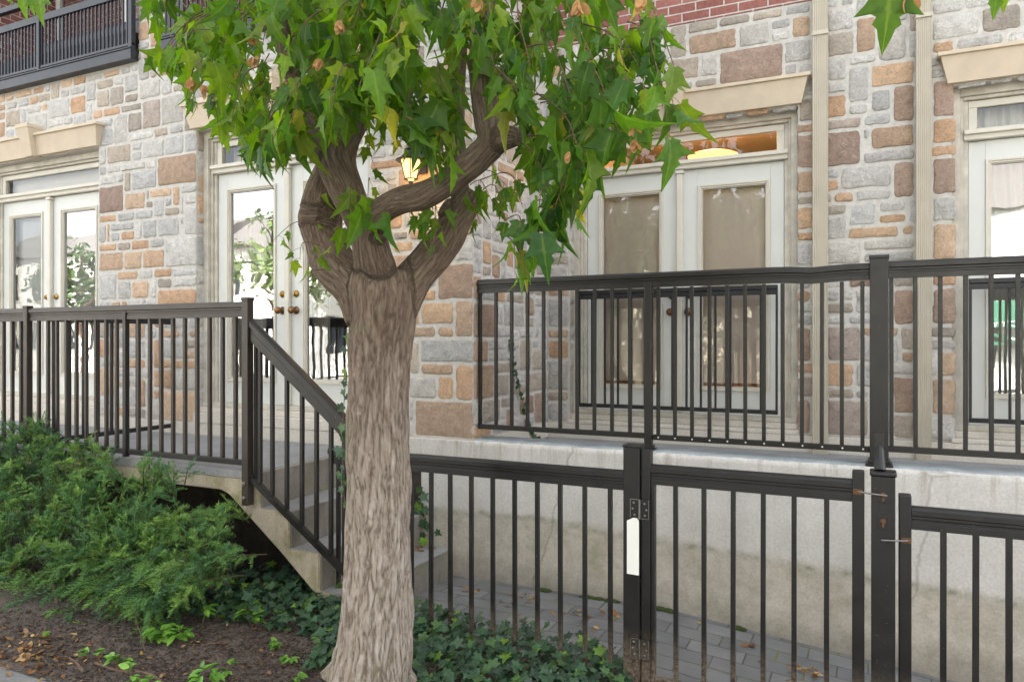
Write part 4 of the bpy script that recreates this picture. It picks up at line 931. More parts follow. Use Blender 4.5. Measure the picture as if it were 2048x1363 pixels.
def m_bark():
    m, n, b, o = mat('maple_bark'); P = objco(n)
    bc = N(n, 'ShaderNodeAttribute', attribute_name='bark').outputs['Vector']
    s = n.nodes.new('ShaderNodeSeparateXYZ'); L(n, P, s.inputs[0])
    v1 = mapv(n, bc, (42, 42, 6.5)); v2 = mapv(n, bc, (110, 110, 22))
    f1 = noi(n, v1, 1.0, 6, .6, .9); f2 = noi(n, v2, 1.0, 5, .65, .4); f3 = noi(n, P, 5, 6, .6)
    rg = math_(n, 'ABSOLUTE', math_(n, 'SUBTRACT', f1, .5)); ck = N(n, 'ShaderNodeAttribute', attribute_name='crk').outputs['Fac']
    h = math_(n, 'ADD', math_(n, 'ADD', math_(n, 'MULTIPLY', rg, 1.7), math_(n, 'MULTIPLY', ck, .22)), math_(n, 'MULTIPLY', f2, .50))
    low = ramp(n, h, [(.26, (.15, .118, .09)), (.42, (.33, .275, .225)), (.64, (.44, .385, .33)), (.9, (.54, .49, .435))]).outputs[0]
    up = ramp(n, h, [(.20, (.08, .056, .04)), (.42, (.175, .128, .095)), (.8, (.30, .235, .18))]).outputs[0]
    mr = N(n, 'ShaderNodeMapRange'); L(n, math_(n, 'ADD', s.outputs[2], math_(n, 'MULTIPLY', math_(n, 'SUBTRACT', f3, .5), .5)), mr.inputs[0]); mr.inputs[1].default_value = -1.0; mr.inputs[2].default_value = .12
    c = mix(n, mr.outputs[0], low, up)  # grey foot to brown top, with stronger light low down painted in
    ms = ramp(n, noi(n, P, 7, 5, .7), [(.56, (0, 0, 0)), (.7, (.5, .5, .5))]).outputs[0]
    c = mix(n, ms, c, (.17, .17, .09))
    L(n, c, b.inputs['Base Color']); b.inputs['Roughness'].default_value = .9; b.inputs['Specular IOR Level'].default_value = .2
    bump(n, b, h, 1.0, .016); return m
M['bark'] = m_bark()
M['twig'] = simple('twig_bark', (.13, .08, .055), .8, .3, 40, .3, .002)
M['redtwig'] = simple('red_leaf_stalk', (.26, .10, .05), .6, .2, 40, 0)
rng = np.random.default_rng(7); random.seed(7)

def leaf_template():
    mid = [0, .02, .08, .16, .22, .29, .36, .45, .52, .58, .65, .73, .81, .92, 1.24]
    ed = [(0, 0), (.15, -.07), (.30, -.03), (.47, .03), (.36, .13), (.43, .24), (.50, .36), (.73, .60), (.47, .53), (.35, .54), (.24, .58), (.31, .72), (.19, .80), (.14, .95), (0, 1.24)]
    V = []; F = []; md = []
    for y in mid: V.append((0, y, 0)); md.append(1)
    n = len(mid)
    for s in (1, -1):
        b1 = len(V)
        for i, (x, y) in enumerate(ed): V.append((s*x*.5, (y+mid[i])/2+.01, 0)); md.append(.5)
        b2 = len(V)
        for x, y in ed: V.append((s*x, y, 0)); md.append(0)
        for i in range(n-1):
            for a, b in ((0, b1), (b1, b2)):
                f = (a+i, b+i, b+i+1, a+i+1); F.append(f if s > 0 else f[::-1])
    V = np.array(V); 
    return V, np.array(F), np.array(md)
def ivy_template():
    o = [(0, -.05), (.22, -.22), (.42, -.12), (.34, .10), (.62, .30), (.34, .42), (.20, .55), (0, 1.0)]
    o = o+[(-x, y) for x, y in o[::-1][1:-1]]
    V = [(0, .12, .04)]+[(x, y, 0) for x, y in o]; F = [(0, 1+i, 1+(i+1) % len(o)) for i in range(len(o))]
    md = [1]+[0]*len(o); return np.array(V), np.array(F), np.array(md)
def oval_template(w=.3, tip=0.0):
    o = [(0, 0), (w*.6, .15), (w, .42), (w*.95, .68), (w*.55, .9), (0, 1.0+tip)]; o = o+[(-x, y) for x, y in o[::-1][1:-1]]
    V = [(0, .5, -.05)]+[(x, y, 0) for x, y in o]; F = [(0, 1+i, 1+(i+1) % len(o)) for i in range(len(o))]
    return np.array(V), np.array(F), np.array([1]+[0]*len(o))
class Leaves:
    def __init__(s, tmpl): s.T = tmpl; s.V = []; s.C = []; s.n = 0
    def add(s, p, d, nrm, size, col, droop=.25, fold=.15, wide=1.0, twist=0.0):
        """p base, d direction of the tip, nrm approximate facing"""
        V = s.T[0].copy(); V[:, 0] *= wide
        z = V[:, 2] - droop*V[:, 1]**2 + fold*np.abs(V[:, 0]) + twist*V[:, 0]*V[:, 1] + .05*np.sin(V[:, 1]*9+V[:, 0]*7)*np.abs(V[:, 0])
        d = Vector(d).normalized(); x = d.cross(Vector(nrm)); 
        if x.length < 1e-3: x = d.cross(Vector((1, .2, .1)))
        x.normalize(); nn = x.cross(d)
        A = np.array([x, d, nn]); W = np.stack([V[:, 0], V[:, 1], z], 1)*size
        s.V.append(W@A+np.array(p)); s.C.append(np.tile((*col, 1.0), (len(V), 1))); s.n += 1
    def make(s, name, m, parent=None):
        T = s.T; k = len(T[0]); F = np.concatenate([T[1]+i*k for i in range(s.n)])
        return npobj(name, np.concatenate(s.V), F, m, parent, True, {'lcol': ('FLOAT_COLOR', np.concatenate(s.C)), 'mid': ('FLOAT', np.tile(T[2], s.n))})
class Tubes:
    def __init__(s): s.V = []; s.F = []
    def add(s, pts, rad, n=6):
        V, F = tube_np(pts, rad, n); b = len(s.V); s.V += [tuple(v) for v in V]; s.F += [tuple(i+b for i in f) for f in F]
    def make(s, name, m, parent=None): return npobj(name, np.array(s.V), s.F, m, parent, True)
def merged(name, lv, tubes, m):
    T = lv.T; kq = len(T[0]); F = [tuple(f) for i in range(lv.n) for f in (T[1]+i*kq).tolist()]; V = np.concatenate(lv.V); C = np.concatenate(lv.C); md = list(np.tile(T[2], lv.n)); mi = [0]*len(F); mats = [m]
    for t, tm in tubes:
        b = len(V); V = np.concatenate([V, np.array(t.V)]); F += [tuple(i+b for i in f) for f in t.F]; C = np.concatenate([C, np.tile((.1, .1, .1, 1), (len(t.V), 1))]); md += [0]*len(t.V); mi += [len(mats)]*len(t.F); mats.append(tm)
    return npobj(name, V, F, mats, None, True, {'lcol': ('FLOAT_COLOR', C), 'mid': ('FLOAT', md)}, mi)
def rv(s=1.0): return Vector((random.gauss(0, s), random.gauss(0, s), random.gauss(0, s)))

# --- the maple
YT = 2.95
def tp(px, py, w, Y=YT):
    p = at(px, py, Y); t = Y/(CT+(px-CX)/FPX*ST); return (p, w/2*t/FPX)
limbs = [
 [tp(742, 1470, 240), tp(743, 1400, 190), tp(745, 1350, 163), tp(750, 1270, 146), tp(755, 1150, 136), tp(757, 1000, 131), tp(756, 880, 126), tp(757, 790, 123), tp(760, 700, 122), tp(765, 640, 130), tp(768, 585, 138), tp(768, 545, 118)],
 [tp(738, 635, 84), tp(716, 578, 84), tp(684, 548, 82), tp(662, 520, 74), tp(648, 480, 68), tp(642, 440, 74), tp(648, 400, 68), tp(658, 355, 58), tp(668, 315, 48), tp(672, 260, 40, 3.0), tp(668, 190, 36, 3.05)],
 [tp(758, 640, 40, 3.0), tp(752, 592, 50, 2.95), tp(742, 540, 54, 2.88), tp(732, 485, 50, 2.82), tp(712, 425, 52, 2.80), tp(690, 372, 58, 2.80), tp(672, 325, 66, 2.81), tp(684, 285, 58, 2.84), tp(712, 240, 46, 2.9), tp(735, 190, 42, 2.98), tp(752, 130, 38, 3.05), tp(765, 50, 34, 3.1), tp(790, -80, 30, 3.2), tp(820, -260, 22, 3.3)],
 [tp(678, 345, 52, 2.80), tp(650, 300, 46, 2.78), tp(628, 255, 38, 2.75), tp(600, 190, 34, 2.7), tp(575, 110, 30, 2.65), tp(555, 20, 26, 2.6), tp(530, -100, 22, 2.55), tp(500, -240, 16, 2.5)],
 [tp(768, 650, 40, 3.02), tp(768, 600, 56, 2.98), tp(764, 550, 60, 2.89), tp(752, 505, 52, 2.80), tp(746, 462, 48, 2.75), tp(762, 424, 46, 2.73), tp(800, 402, 47, 2.71), tp(845, 392, 50, 2.70), tp(885, 372, 50, 2.69), tp(930, 338, 49, 2.68), tp(965, 308, 50, 2.68), tp(985, 285, 52, 2.68), tp(978, 248, 48, 2.69), tp(968, 195, 44, 2.70), tp(962, 130, 41, 2.70), tp(965, 50, 36, 2.68), tp(985, -60, 30, 2.62), tp(1020, -200, 24, 2.55), tp(1060, -340, 16, 2.5)],
 [tp(972, 296, 44, 2.68), tp(1000, 281, 44, 2.675), tp(1022, 275, 40, 2.67), tp(1037, 276, 30, 2.668)],
 [tp(778, 665, 60, 2.98), tp(785, 625, 80, 2.98), tp(812, 580, 74, 3.02), tp(840, 545, 68, 3.06), tp(868, 512, 66, 3.1), tp(892, 475, 60, 3.12), tp(912, 440, 52, 3.14), tp(938, 402, 46, 3.16), tp(950, 385, 38, 3.17)],
 [tp(925, 430, 36, 3.14), tp(920, 380, 34, 3.2), tp(915, 320, 30, 3.25), tp(912, 240, 28, 3.3), tp(918, 120, 26, 3.3), tp(930, -40, 22, 3.3), tp(950, -220, 16, 3.3)],

 [tp(650, 432, 40, 2.90), tp(622, 432, 50, 2.90), tp(609, 430, 28, 2.90)],
 [tp(905, 425, 40, 3.13), tp(893, 418, 46, 3.12), tp(884, 412, 30, 3.11)],
 [tp(750, 470, 40, 2.75), tp(748, 440, 52, 2.75), tp(752, 418, 46, 2.74)],
]
tmp = Tubes(); bmt = bmesh.new()
SEG = []
for li_, lb in enumerate(limbs):
    P, Rr = crv(lb, 5); Rr = [r_*(1.0 if li_ == 0 else 1.17) for r_ in Rr]; V, F = tube_np(P, Rr, 20); vs = [bmt.verts.new(v) for v in V]
    for f in F: bmt.faces.new([vs[i] for i in f])
    bmt.faces.new(vs[:20][::-1]); bmt.faces.new(vs[-20:])
    al = random.uniform(0, 5); Nv = None
    for a, b, ra, rb2 in zip(P, P[1:], Rr, Rr[1:]):
        t = (b-a); l = t.length; t = t/l
        if Nv is None: Nv = Vector((0, 1, 0)) if abs(t.y) < .9 else Vector((1, 0, 0))
        Nv = (Nv-t*Nv.dot(t)).normalized(); SEG.append((a, b, ra, rb2, al, l, Nv.copy(), t.cross(Nv)) if li_ else (a, b, ra, rb2, None, l, Vector((1, 0, 0)), Vector((0, 1, 0)))); al += l
    # root flare
for ang, ln in ((200, .24), (250, .20), (300, .22), (340, .22), (20, .2), (80, .2), (140, .22)):
    c0 = at(745, 1300, YT); a = R(ang); d = Vector((math.cos(a), math.sin(a), 0))
    P, Rr = crv([(c0+d*.05+Vector((0, 0, .12)), .06), (c0+d*.13+Vector((0, 0, -.06)), .055), (c0+d*ln+Vector((0, 0, -.17)), .045), (c0+d*(ln+.12)+Vector((0, 0, -.26)), .03)], 4)
    V, F = tube_np(P, Rr, 12); vs = [bmt.verts.new(v) for v in V]
    for f in F: bmt.faces.new([vs[i] for i in f])
    bmt.faces.new(vs[:12][::-1]); bmt.faces.new(vs[-12:])
me = bpy.data.meshes.new('tmp'); bmt.to_mesh(me); bmt.free(); to = bpy.data.objects.new('tmp', me); COL.objects.link(to)
rm = to.modifiers.new('r', 'REMESH'); rm.mode = 'VOXEL'; rm.voxel_size = .0055
dg = bpy.context.evaluated_depsgraph_get(); ev = to.evaluated_get(dg); m2 = ev.to_mesh()
nv = len(m2.vertices); co = np.empty(nv*3, np.float32); m2.vertices.foreach_get('co', co); co = co.reshape(-1, 3).astype(float)
nl = len(m2.loops); lv = np.empty(nl, np.int32); m2.loops.foreach_get('vertex_index', lv); quads = lv.reshape(-1, 4)
ev.to_mesh_clear(); bpy.data.objects.remove(to)
def smooth_co(co, quads, it, k=.5):
    for _ in range(it):
        acc = np.zeros_like(co); cnt = np.zeros(len(co))
        for a, b in ((0, 1), (1, 2), (2, 3), (3, 0)):
            for i, j in ((a, b), (b, a)): np.add.at(acc, quads[:, i], co[quads[:, j]]); np.add.at(cnt, quads[:, i], 1)
        co = co*(1-k)+k*acc/np.maximum(cnt, 1)[:, None]
    return co
co = smooth_co(co, quads, 6); cs_ = smooth_co(co, quads, 45); wf = (.9*np.exp(-((co[:, 2]-.25)/.10)**2))[:, None]; co = co*(1-wf)+cs_*wf
best = np.full(nv, 1e9); bar = np.zeros((nv, 3)); nrm = np.zeros((nv, 3)); rad = np.zeros(nv)
for (a, b, ra, rb2, al, l, Nv, Bv) in SEG:
    a_ = np.array(a); d = np.array((b-a)/l); q = co-a_; s = np.clip(q@d, 0, l); r_ = q-s[:, None]*d; dist = np.linalg.norm(r_, axis=1); sc = dist-(ra+(rb2-ra)*s/l); w_ = sc < best
    best[w_] = sc[w_]; u_ = r_[w_]/np.maximum(dist[w_], 1e-6)[:, None]; ravg = max((ra+rb2)/2, .03); ravg = .085+.3*(ravg-.085)
    bar[w_, 0] = (u_@np.array(Nv))*ravg; bar[w_, 1] = (u_@np.array(Bv))*ravg; bar[w_, 2] = co[w_, 2] if al is None else al+s[w_]; nrm[w_] = u_; rad[w_] = dist[w_]
bar = smooth_co(bar, quads, 10); dis = np.zeros(nv); crk = np.zeros(nv)
for i in range(nv):
    x, y, z = bar[i]; A = min(1.0, rad[i]/.13); zz = co[i, 2]
    n1 = noise.noise(Vector((x*30, y*30, z*4.2))); n2 = noise.noise(Vector((x*9+4, y*9, z*5))); n3 = noise.noise(Vector((x*60, y*60, z*11+7)))
    ro = 1.0 if zz < -.1 else max(.35, 1-(zz+.1)*1.6)
    dd, _ = noise.voronoi(Vector((x*56+n1*.9+n3*.5, y*56+n2*.6, z*4.4+n1*.9))); e = dd[1]-dd[0]; e = min(1.0, e/.38); crk[i] = e
    n4 = noise.noise(Vector((co[i, 0]*5, co[i, 1]*5, zz*5)))
    dis[i] = ((e*e*(3-2*e)-.6)*.0065*ro + n1*.006*ro + n3*.002*ro + n2*.010 + n4*(.018 if ro < .99 else .007))*A
co = co+nrm*dis[:, None]
tree = empty('maple_tree', tuple(at(745, 1340, YT)), 'pollarded maple with thick ridged trunk, crooked limbs and hanging green leaves', 'tree')
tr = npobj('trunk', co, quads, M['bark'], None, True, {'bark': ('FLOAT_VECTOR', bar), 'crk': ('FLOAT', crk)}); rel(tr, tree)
print('trunk verts', nv)

# leaves hang on twigs; twig tips follow the crown's outline
low = np.array([(300,70),(340,215),(400,225),(440,235),(480,280),(510,345),(540,300),(600,265),(650,250),(700,215),(740,215),(780,240),(830,245),(870,300),(905,335),(925,230),(945,110),(985,95),(1005,170),(1050,230),(1080,330),(1110,450),(1150,380),(1190,300),(1240,290),(1290,270),(1330,250),(1360,170)])
def lowy(x): return np.interp(x, low[:, 0], low[:, 1])
LV = Leaves(leaf_template()); TW = Tubes(); ST_ = Tubes()
GREEN = [((.135,.27,.02), 5), ((.10,.22,.022), 4), ((.065,.155,.03), 2.0), ((.19,.32,.025), 3), ((.25,.35,.035), 1.2), ((.38,.35,.05), .4)]
def lcol():
    c = random.choices([g[0] for g in GREEN], [g[1] for g in GREEN])[0]; k = random.uniform(.62, 1.05); return [v*k for v in c]
def twig(E, Sx, nl, size, frac=.35, r0=.0035, cool=False):
    mid = (E+Sx)/2+Vector((random.uniform(-.04, .04), random.uniform(-.04, .04), random.uniform(.02, .10)))
    P, Rr = crv([(Sx, r0), (mid, r0*.7), (E, r0*.35)], 6); TW.add(P, Rr, 5)
    for i in range(nl):
        t = frac+(1-frac)*(i+random.random()*.6)/max(1, nl-.4); t = min(t, 1.0); k = int(t*(len(P)-1)); p = P[k]
        sd = Vector((random.uniform(-1, 1), random.uniform(-1, 1), random.uniform(-.9, .1))).normalized()
        q = p+sd*random.uniform(.015, .05)+Vector((0, 0, -.01))
        ST_.add([p, (p+q)/2+Vector((0, 0, .004)), q], [.0012, .001, .0009], 4)
        d = Vector((random.gauss(0, .33), random.gauss(0, .33), -1)) + sd*.35
        az = random.uniform(0, 2*math.pi); nn = Vector((math.cos(az), math.sin(az)-.55, .35))
        c = lcol()
        if cool and random.random() < .6: c = [c[0]*.7, c[1]*.8, c[2]*1.25]
        LV.add(q, d, nn, size*1.04*random.choice([random.uniform(.4, .8), random.uniform(.75, 1.2)]), c, random.uniform(.05, .7), random.uniform(.1, .7), random.uniform(.45, .85), random.gauss(0, .45))
def inner(p):    # where that twig comes from: up and towards the middle of the crown
    c = Vector((-1.85, 2.95, p.z+.5)); v = (c-p); v.z = 0; L_ = v.length
    return p+v.normalized()*min(L_*.6, random.uniform(.08, .28))+Vector((0, 0, random.uniform(.16, .34)))
k = 0
while k < 225:   # in-frame part
    px = random.uniform(305, 1375); ly = lowy(px); py = random.uniform(-130, ly)
    if px > 1230 and py < (px-1235)*1.05: continue
    if 925 < px < 1000 and py > 100 and random.random() < .85: continue
    if random.random() < .25: py = ly-random.uniform(0, 40)
    # crown is deeper in the middle
    Y = random.uniform(2.15, 3.55) if px < 930 else random.uniform(2.3, 3.75)
    if px < 480 or px > 1200: Y = random.uniform(2.35, 3.15)
    E = at(px, py, Y); k += 1
    twig(E, inner(E), random.randint(5, 9), random.uniform(.095, .14), cool=px > 1000)
for k in range(150):   # crown above the frame
    a = random.uniform(0, 2*math.pi); r_ = 1.25*math.sqrt(random.random()); z = random.uniform(1.55, 3.3); f = math.sqrt(max(.1, 1-((z-2.0)/1.5)**2))
    E = Vector((-1.75+r_*math.cos(a)*f*1.15, 2.85+r_*math.sin(a)*f, z))
    if E.y < 4.4 and not (E.z < 1.9 and (E.x > -.6 or E.x < -2.9)): twig(E, inner(E), random.randint(5, 8), .135)
# hand-placed hanging sprays seen in the photograph: px, py, depth, leaves, size
for (px, py, Y, nl, sz, sx, sy) in [(1075,490,2.5,6,.14,1100,400),(1100,470,2.55,6,.15,1120,380),(1060,510,2.5,4,.15,1090,430),(1040,545,2.5,5,.10,1010,470),(1030,575,2.5,4,.10,1010,500),(985,430,3.0,7,.085,940,400),(960,470,3.0,5,.085,930,420),(1010,470,3.0,6,.08,960,415),(1045,440,3.0,4,.085,960,390),(1165,455,2.5,2,.12,1150,400),(700,450,2.7,2,.12,720,400),(735,440,2.7,3,.12,740,390),(755,480,2.65,2,.13,770,430),(820,460,2.75,3,.085,800,420),(850,475,2.75,5,.095,830,430),(885,490,2.8,5,.10,850,430),(870,520,2.8,3,.085,850,450),
  (655,500,2.7,2,.11,700,465),(620,520,2.7,2,.085,680,480),(600,545,2.7,3,.06,640,520),(625,560,2.7,3,.06,660,530),(545,508,2.7,2,.06,660,480),(640,590,2.75,1,.045,650,570),(1340,300,2.5,3,.12,1310,240),(1350,250,2.5,3,.11,1310,210),(1275,270,2.5,3,.11,1270,200),(640,410,2.85,2,.08,640,380),(600,290,2.4,5,.14,590,200),(650,280,2.4,5,.14,640,200),(700,250,2.35,5,.13,690,180),(570,330,2.45,4,.11,570,260),(740,240,2.4,5,.12,740,170),(790,250,2.5,5,.11,790,180),(840,270,2.5,5,.12,840,190),(885,330,2.5,4,.13,880,260),(1130,400,2.5,5,.14,1130,320),(1110,440,2.5,5,.14,1110,360),(1180,380,2.5,4,.13,1180,300),(520,350,2.5,4,.11,500,290),(540,330,2.5,3,.12,540,270),(440,300,2.4,2,.10,420,240),(1250,330,2.6,3,.10,1230,260),(745,350,3.0,4,.07,740,300),(760,300,3.1,5,.07,760,250),(790,320,3.1,4,.07,800,260),(815,300,3.1,3,.07,820,240),(880,300,2.8,4,.11,890,220),(890,380,2.62,2,.13,880,300),(985,355,3.3,4,.07,960,330),(1010,395,3.3,4,.07,970,370),(360,120,2.3,5,.12,420,60),(345,150,2.3,4,.11,420,90),(385,220,2.3,3,.13,420,150)]:
    Y2 = Y+random.uniform(-.03, .03); twig(at(px, py-25, Y2), at(sx, sy-30, Y2+.05), nl, sz, .45, .0028, px > 1000)
# a bough reaching forward over the pavement: leaves that just enter the frame at the top corners
for pxs, Y, lf in (([(965, -60), (1200, -260), (1500, -300), (1770, -150)], (2.6, 2.2, 1.8, 1.55), [(1782, -28, .098), (1826, -52, .05), (1755, -130, .11), (1995, -34, .05), (2000, -120, .10), (1900, -150, .10)]),
                   ([(555, -20), (400, -220), (230, -200), (75, -90)], (2.6, 2.4, 2.2, 2.05), [(80, -22, .13), (62, -30, .11), (45, -32, .13), (10, -60, .13), (130, -120, .13), (200, -150, .12)])):
    P, Rr = crv([(at(q[0], q[1], y), r_) for q, y, r_ in zip(pxs, Y, (.014, .010, .007, .003))], 8); TW.add(P, Rr, 6)
    for (px, py, sz) in lf:
        q = at(px, py, Y[-1]); ST_.add([min(P, key=lambda v: (v-q).length), q], [.0015, .0012], 4)
        LV.add(q, Vector((random.uniform(-.1, .15), 0, -1)), Vector((.2, -1, .2)), sz, lcol(), .15, .15, .85)
rel(merged('crown', LV, [(TW, M['twig']), (ST_, M['redtwig'])], M['leaf']), tree)
print('leaves', LV.n)
# dead seed clusters
for (px, py, Y, n_, sz) in [(380,175,2.28,13,.042),(405,190,2.3,6,.035),(505,85,2.3,12,.036),(508,130,2.35,8,.036),(640,135,2.3,10,.038),(680,62,2.3,12,.036),(957,12,2.3,5,.035),(1160,18,2.25,7,.045),(1268,262,2.45,4,.038),(1272,298,2.45,5,.04),(1282,10,2.3,7,.04),(592,300,2.6,6,.03),(568,180,2.4,8,.033),(1140,318,2.4,3,.035),(1818,2,1.55,3,.035)]:
    Lq = Leaves(oval_template(.28, 0)); c = at(px, py-14, Y)
    for i in range(n_):
        a = random.uniform(0, 6.28); d = Vector((math.cos(a)*.45, math.sin(a)*.45, -1)); kk = random.uniform(.8, 1.25)
        Lq.add(c+rv(.006), d, Vector((math.cos(a*2.3), math.sin(a*1.7)-.4, .2)), sz*random.uniform(.8, 1.15), (.50*kk, .29*kk, .13*kk), -.25, .3)
    rel(Lq.make('seed_cluster', M['dry']), tree)

# --- yew shrub
def spray_template():
    V = []; F = []; n = 21
    for i in range(n):
        y = .06+i/n*.92; l = .23*(1-.45*(i/n)**2)*(.75+.25*math.sin(i*2.1))
        for s in (-1, 1):
            a = R(random.uniform(42, 62)-18*(i/n)); dz = random.uniform(-.05, .16)
            dx, dy = s*math.sin(a)*l, math.cos(a)*l; wx, wy = math.cos(a)*.036, -s*math.sin(a)*.036
            b = len(V); V += [(0, y, 0), (dx*.45-wx*s*1.0, y+dy*.45-abs(wy), dz*.45*l/.2), (dx, y+dy, dz*l/.2), (dx*.45+wx*s*1.0, y+dy*.45+abs(wy), dz*.45*l/.2)]; F.append((b, b+1, b+2, b+3))
    b = len(V); V += [(-.008, 0, 0), (.008, 0, 0), (.004, 1.0, 0), (-.004, 1.0, 0)]; F.append((b, b+1, b+2, b+3))
    return np.array(V), np.array(F), np.zeros(len(V))
poly = [(-260,835),(-60,840),(30,848),(95,840),(105,868),(150,885),(205,864),(208,905),(262,912),(296,902),(318,935),(386,930),(352,962),(330,990),(385,1012),(452,990),(468,1012),(440,1042),(476,1085),(462,1130),(425,1128),(392,1190),(330,1256),(180,1262),(115,1285),(0,1285),(-260,1290)]
def inpoly(x, y, pl):
    c = False
    for (x1, y1), (x2, y2) in zip(pl, pl[1:]+pl[:1]):
        if (y1 > y) != (y2 > y) and x < (x2-x1)*(y-y1)/(y2-y1)+x1: c = not c
    return c
YW = [Leaves(spray_template()) for _ in range(4)]; YB = Tubes()
def yew_depth(px, py): return 3.40-(py-840)/420*.62-.16*math.sin(max(0, min(1, (py-840)/420))*math.pi)
plumes = []
k = 0
while k < 900:
    px, py = random.uniform(-260, 470), random.uniform(842, 1285)
    if not inpoly(px, py, poly): continue
    k += 1; lay = random.random(); Y = min(yew_depth(px, py)+lay*.28+random.uniform(-.05, .05), 3.40)
    tip = at(px, py, Y); lean = Vector((random.uniform(.1, .9), -random.uniform(.1, .6), random.uniform(.15, .7))).normalized()
    if py > 1120: lean = Vector((random.uniform(-.3, .8), -.7, random.uniform(-.35, .25))).normalized()
    ln = random.uniform(.20, .34); base = tip-lean*ln-Vector((0, 0, .03)); YB.add([base, (base+tip)/2+Vector((0, 0, .015)), tip], [.004, .003, .0015], 5)
    pc = random.choice([(.105,.215,.065), (.085,.19,.07), (.14,.26,.07), (.075,.16,.07), (.18,.30,.07)])
    nsp = random.randint(8, 12)
    for i in range(nsp):
        t = .15+.85*i/(nsp-1); p = base+(tip-base)*t; s = (-1)**i; side = lean.cross(Vector((0, 0, 1))).normalized()
        d = (lean*(.75+.5*t)+side*s*random.uniform(.5, 1.1)*(1.05-t)+rv(.16)+Vector((0, -.15, 0))).normalized()
        nn = Vector((random.gauss(0, .35), -.55, .9)); kk = random.uniform(.75, 1.3)*(1.12 if lay < .4 else .9)  # outer sprays lighter, inner darker: shade within the shrub put into colour
        random.choice(YW).add(p, d, nn, random.uniform(.10, .15), [c*kk for c in pc], random.uniform(-.1, .35), random.uniform(-.2, .2))
yew = empty('yew_shrub', tuple(at(120, 1255, 2.8)), 'feathery dark green yew shrub at the left, in front of the landing railing', 'shrub')
Vv, Ff, Cc, off = [], [], [], 0
for l_ in YW:
    T = l_.T; kq = len(T[0]); Ff.append(np.concatenate([T[1]+i*kq for i in range(l_.n)])+off); Vv.append(np.concatenate(l_.V)); Cc.append(np.concatenate(l_.C)); off += kq*l_.n
Vv = np.concatenate(Vv)
Vv[:, 1] = np.minimum(Vv[:, 1], DL-.03)
nb_ = len(Vv); Fq = np.concatenate([np.concatenate(Ff), np.array(YB.F)+nb_]); Vv = np.concatenate([Vv, np.array(YB.V)]); Cc = np.concatenate(Cc+[np.tile((.12, .08, .05, 1), (len(YB.V), 1))])
rel(npobj('foliage', Vv, Fq, M['yew'], None, True, {'lcol': ('FLOAT_COLOR', Cc), 'mid': ('FLOAT', np.zeros(len(Vv)))}), yew)
for (a, b, c_) in (((118, 1262), (112, 1190), (95, 1120)), ((60, 1262), (40, 1200), (10, 1120))):
    P, Rr = crv([(at(a[0], a[1], 2.85), .016), (at(b[0], b[1], 2.95), .012), (at(c_[0], c_[1], 3.1), .007)], 6); tq = Tubes(); tq.add(P, Rr, 7); rel(tq.make('stem', M['twig']), yew)

# --- ivy ground cover, dead leaves, mulch chips (stuff)
IG = [(.045,.095,.05), (.055,.12,.058), (.045,.085,.055), (.075,.15,.05), (.07,.13,.075), (.17,.30,.04)]
def ivyc(y=.06):
    c = random.choices(IG, [4, 4, 3, 2, 2, 14*y])[0]; k = random.uniform(.75, 1.25); return [v*k for v in c]
def scatter_ivy(poly_, n, zg, hmax, size):
    Lq = Leaves(ivy_template()); xs = [p[0] for p in poly_]; ys = [p[1] for p in poly_]; c = 0
    while c < n:
        px, py = random.uniform(min(xs), max(xs)), random.uniform(min(ys), max(ys))
        if not inpoly(px, py, poly_): continue
        g = atz(px, py, zg); z = soilz(g.x, g.y); g = atz(px, py, min(-1.3, z))
        if g.y > 4.6: continue
        if 3.47 < g.y and g.x < -2.95 and g.z > -1.2: continue
        h = hmax*.8*random.random()**1.3; c += 1
        Lq.add((g.x, g.y, g.z+h+.01), Vector((random.gauss(0, 1), random.gauss(-.3, .8), random.gauss(-.15, .3))), Vector((random.gauss(0, .35), -.35, 1)), size*random.uniform(.6, 1.25), ivyc(), random.uniform(0, .3), random.uniform(0, .3))
    return Lq
l1 = scatter_ivy([(818,1180),(850,1176),(890,1205),(950,1238),(1010,1240),(1080,1265),(1130,1290),(1200,1300),(1262,1345),(1262,1420),(800,1420)], 1050, -1.58, .10, .055)
tag(l1.make('ivy_ground_cover', M['ivy']), 'dark green ivy carpet right of the trunk, under the black fence', 'ivy', kind='stuff')
l2 = scatter_ivy([(340,1225),(395,1175),(440,1142),(560,1150),(640,1195),(700,1150),(720,1210),(690,1363),(612,1363),(640,1300),(610,1270),(520,1255),(420,1245)], 900, -1.58, .12, .060)
tag(l2.make('ivy_ground_cover', M['ivy']), 'dark green ivy carpet left of the trunk, below the stair side', 'ivy', kind='stuff')
def ivy_plant(name, lab, path, n, size, spread, stemr=.002, nrmv=(0, -1, .3), cat='ivy plant'):
    P, Rr = crv([(Vector(p), stemr) for p in path], 8); e = empty(name, tuple(path[0]), lab, cat); T = Tubes(); T.add(P, Rr, 5); rel(T.make('stem', M['twig']), e)
    Lq = Leaves(ivy_template())
    for i in range(n):
        p = random.choice(P); q = p+rv(spread); q.y = min(q.y, p.y+.01)
        Lq.add(q, Vector((random.gauss(0, .6), random.gauss(0, .2), -.8)), Vector(nrmv)+rv(.25), size*random.uniform(.7, 1.2), ivyc(.1), .2, .2)
    rel(Lq.make('leaves', M['ivy']), e)
ivy_plant('ivy_plant', 'small ivy plant climbing the concrete wall above the bottom step, right of the trunk', [at(838, 1085, 4.6), at(845, 1050, 4.6), at(835, 1010, 4.62), at(838, 990, 4.62)], 26, .065, .035)
ivy_plant('ivy_plant', 'thin ivy strand climbing the left edge of the trunk', [at(690, 1010, 2.9), at(684, 900, 2.9), at(690, 780, 2.9), at(700, 690, 2.9), at(706, 650, 2.9)], 30, .042, .010)
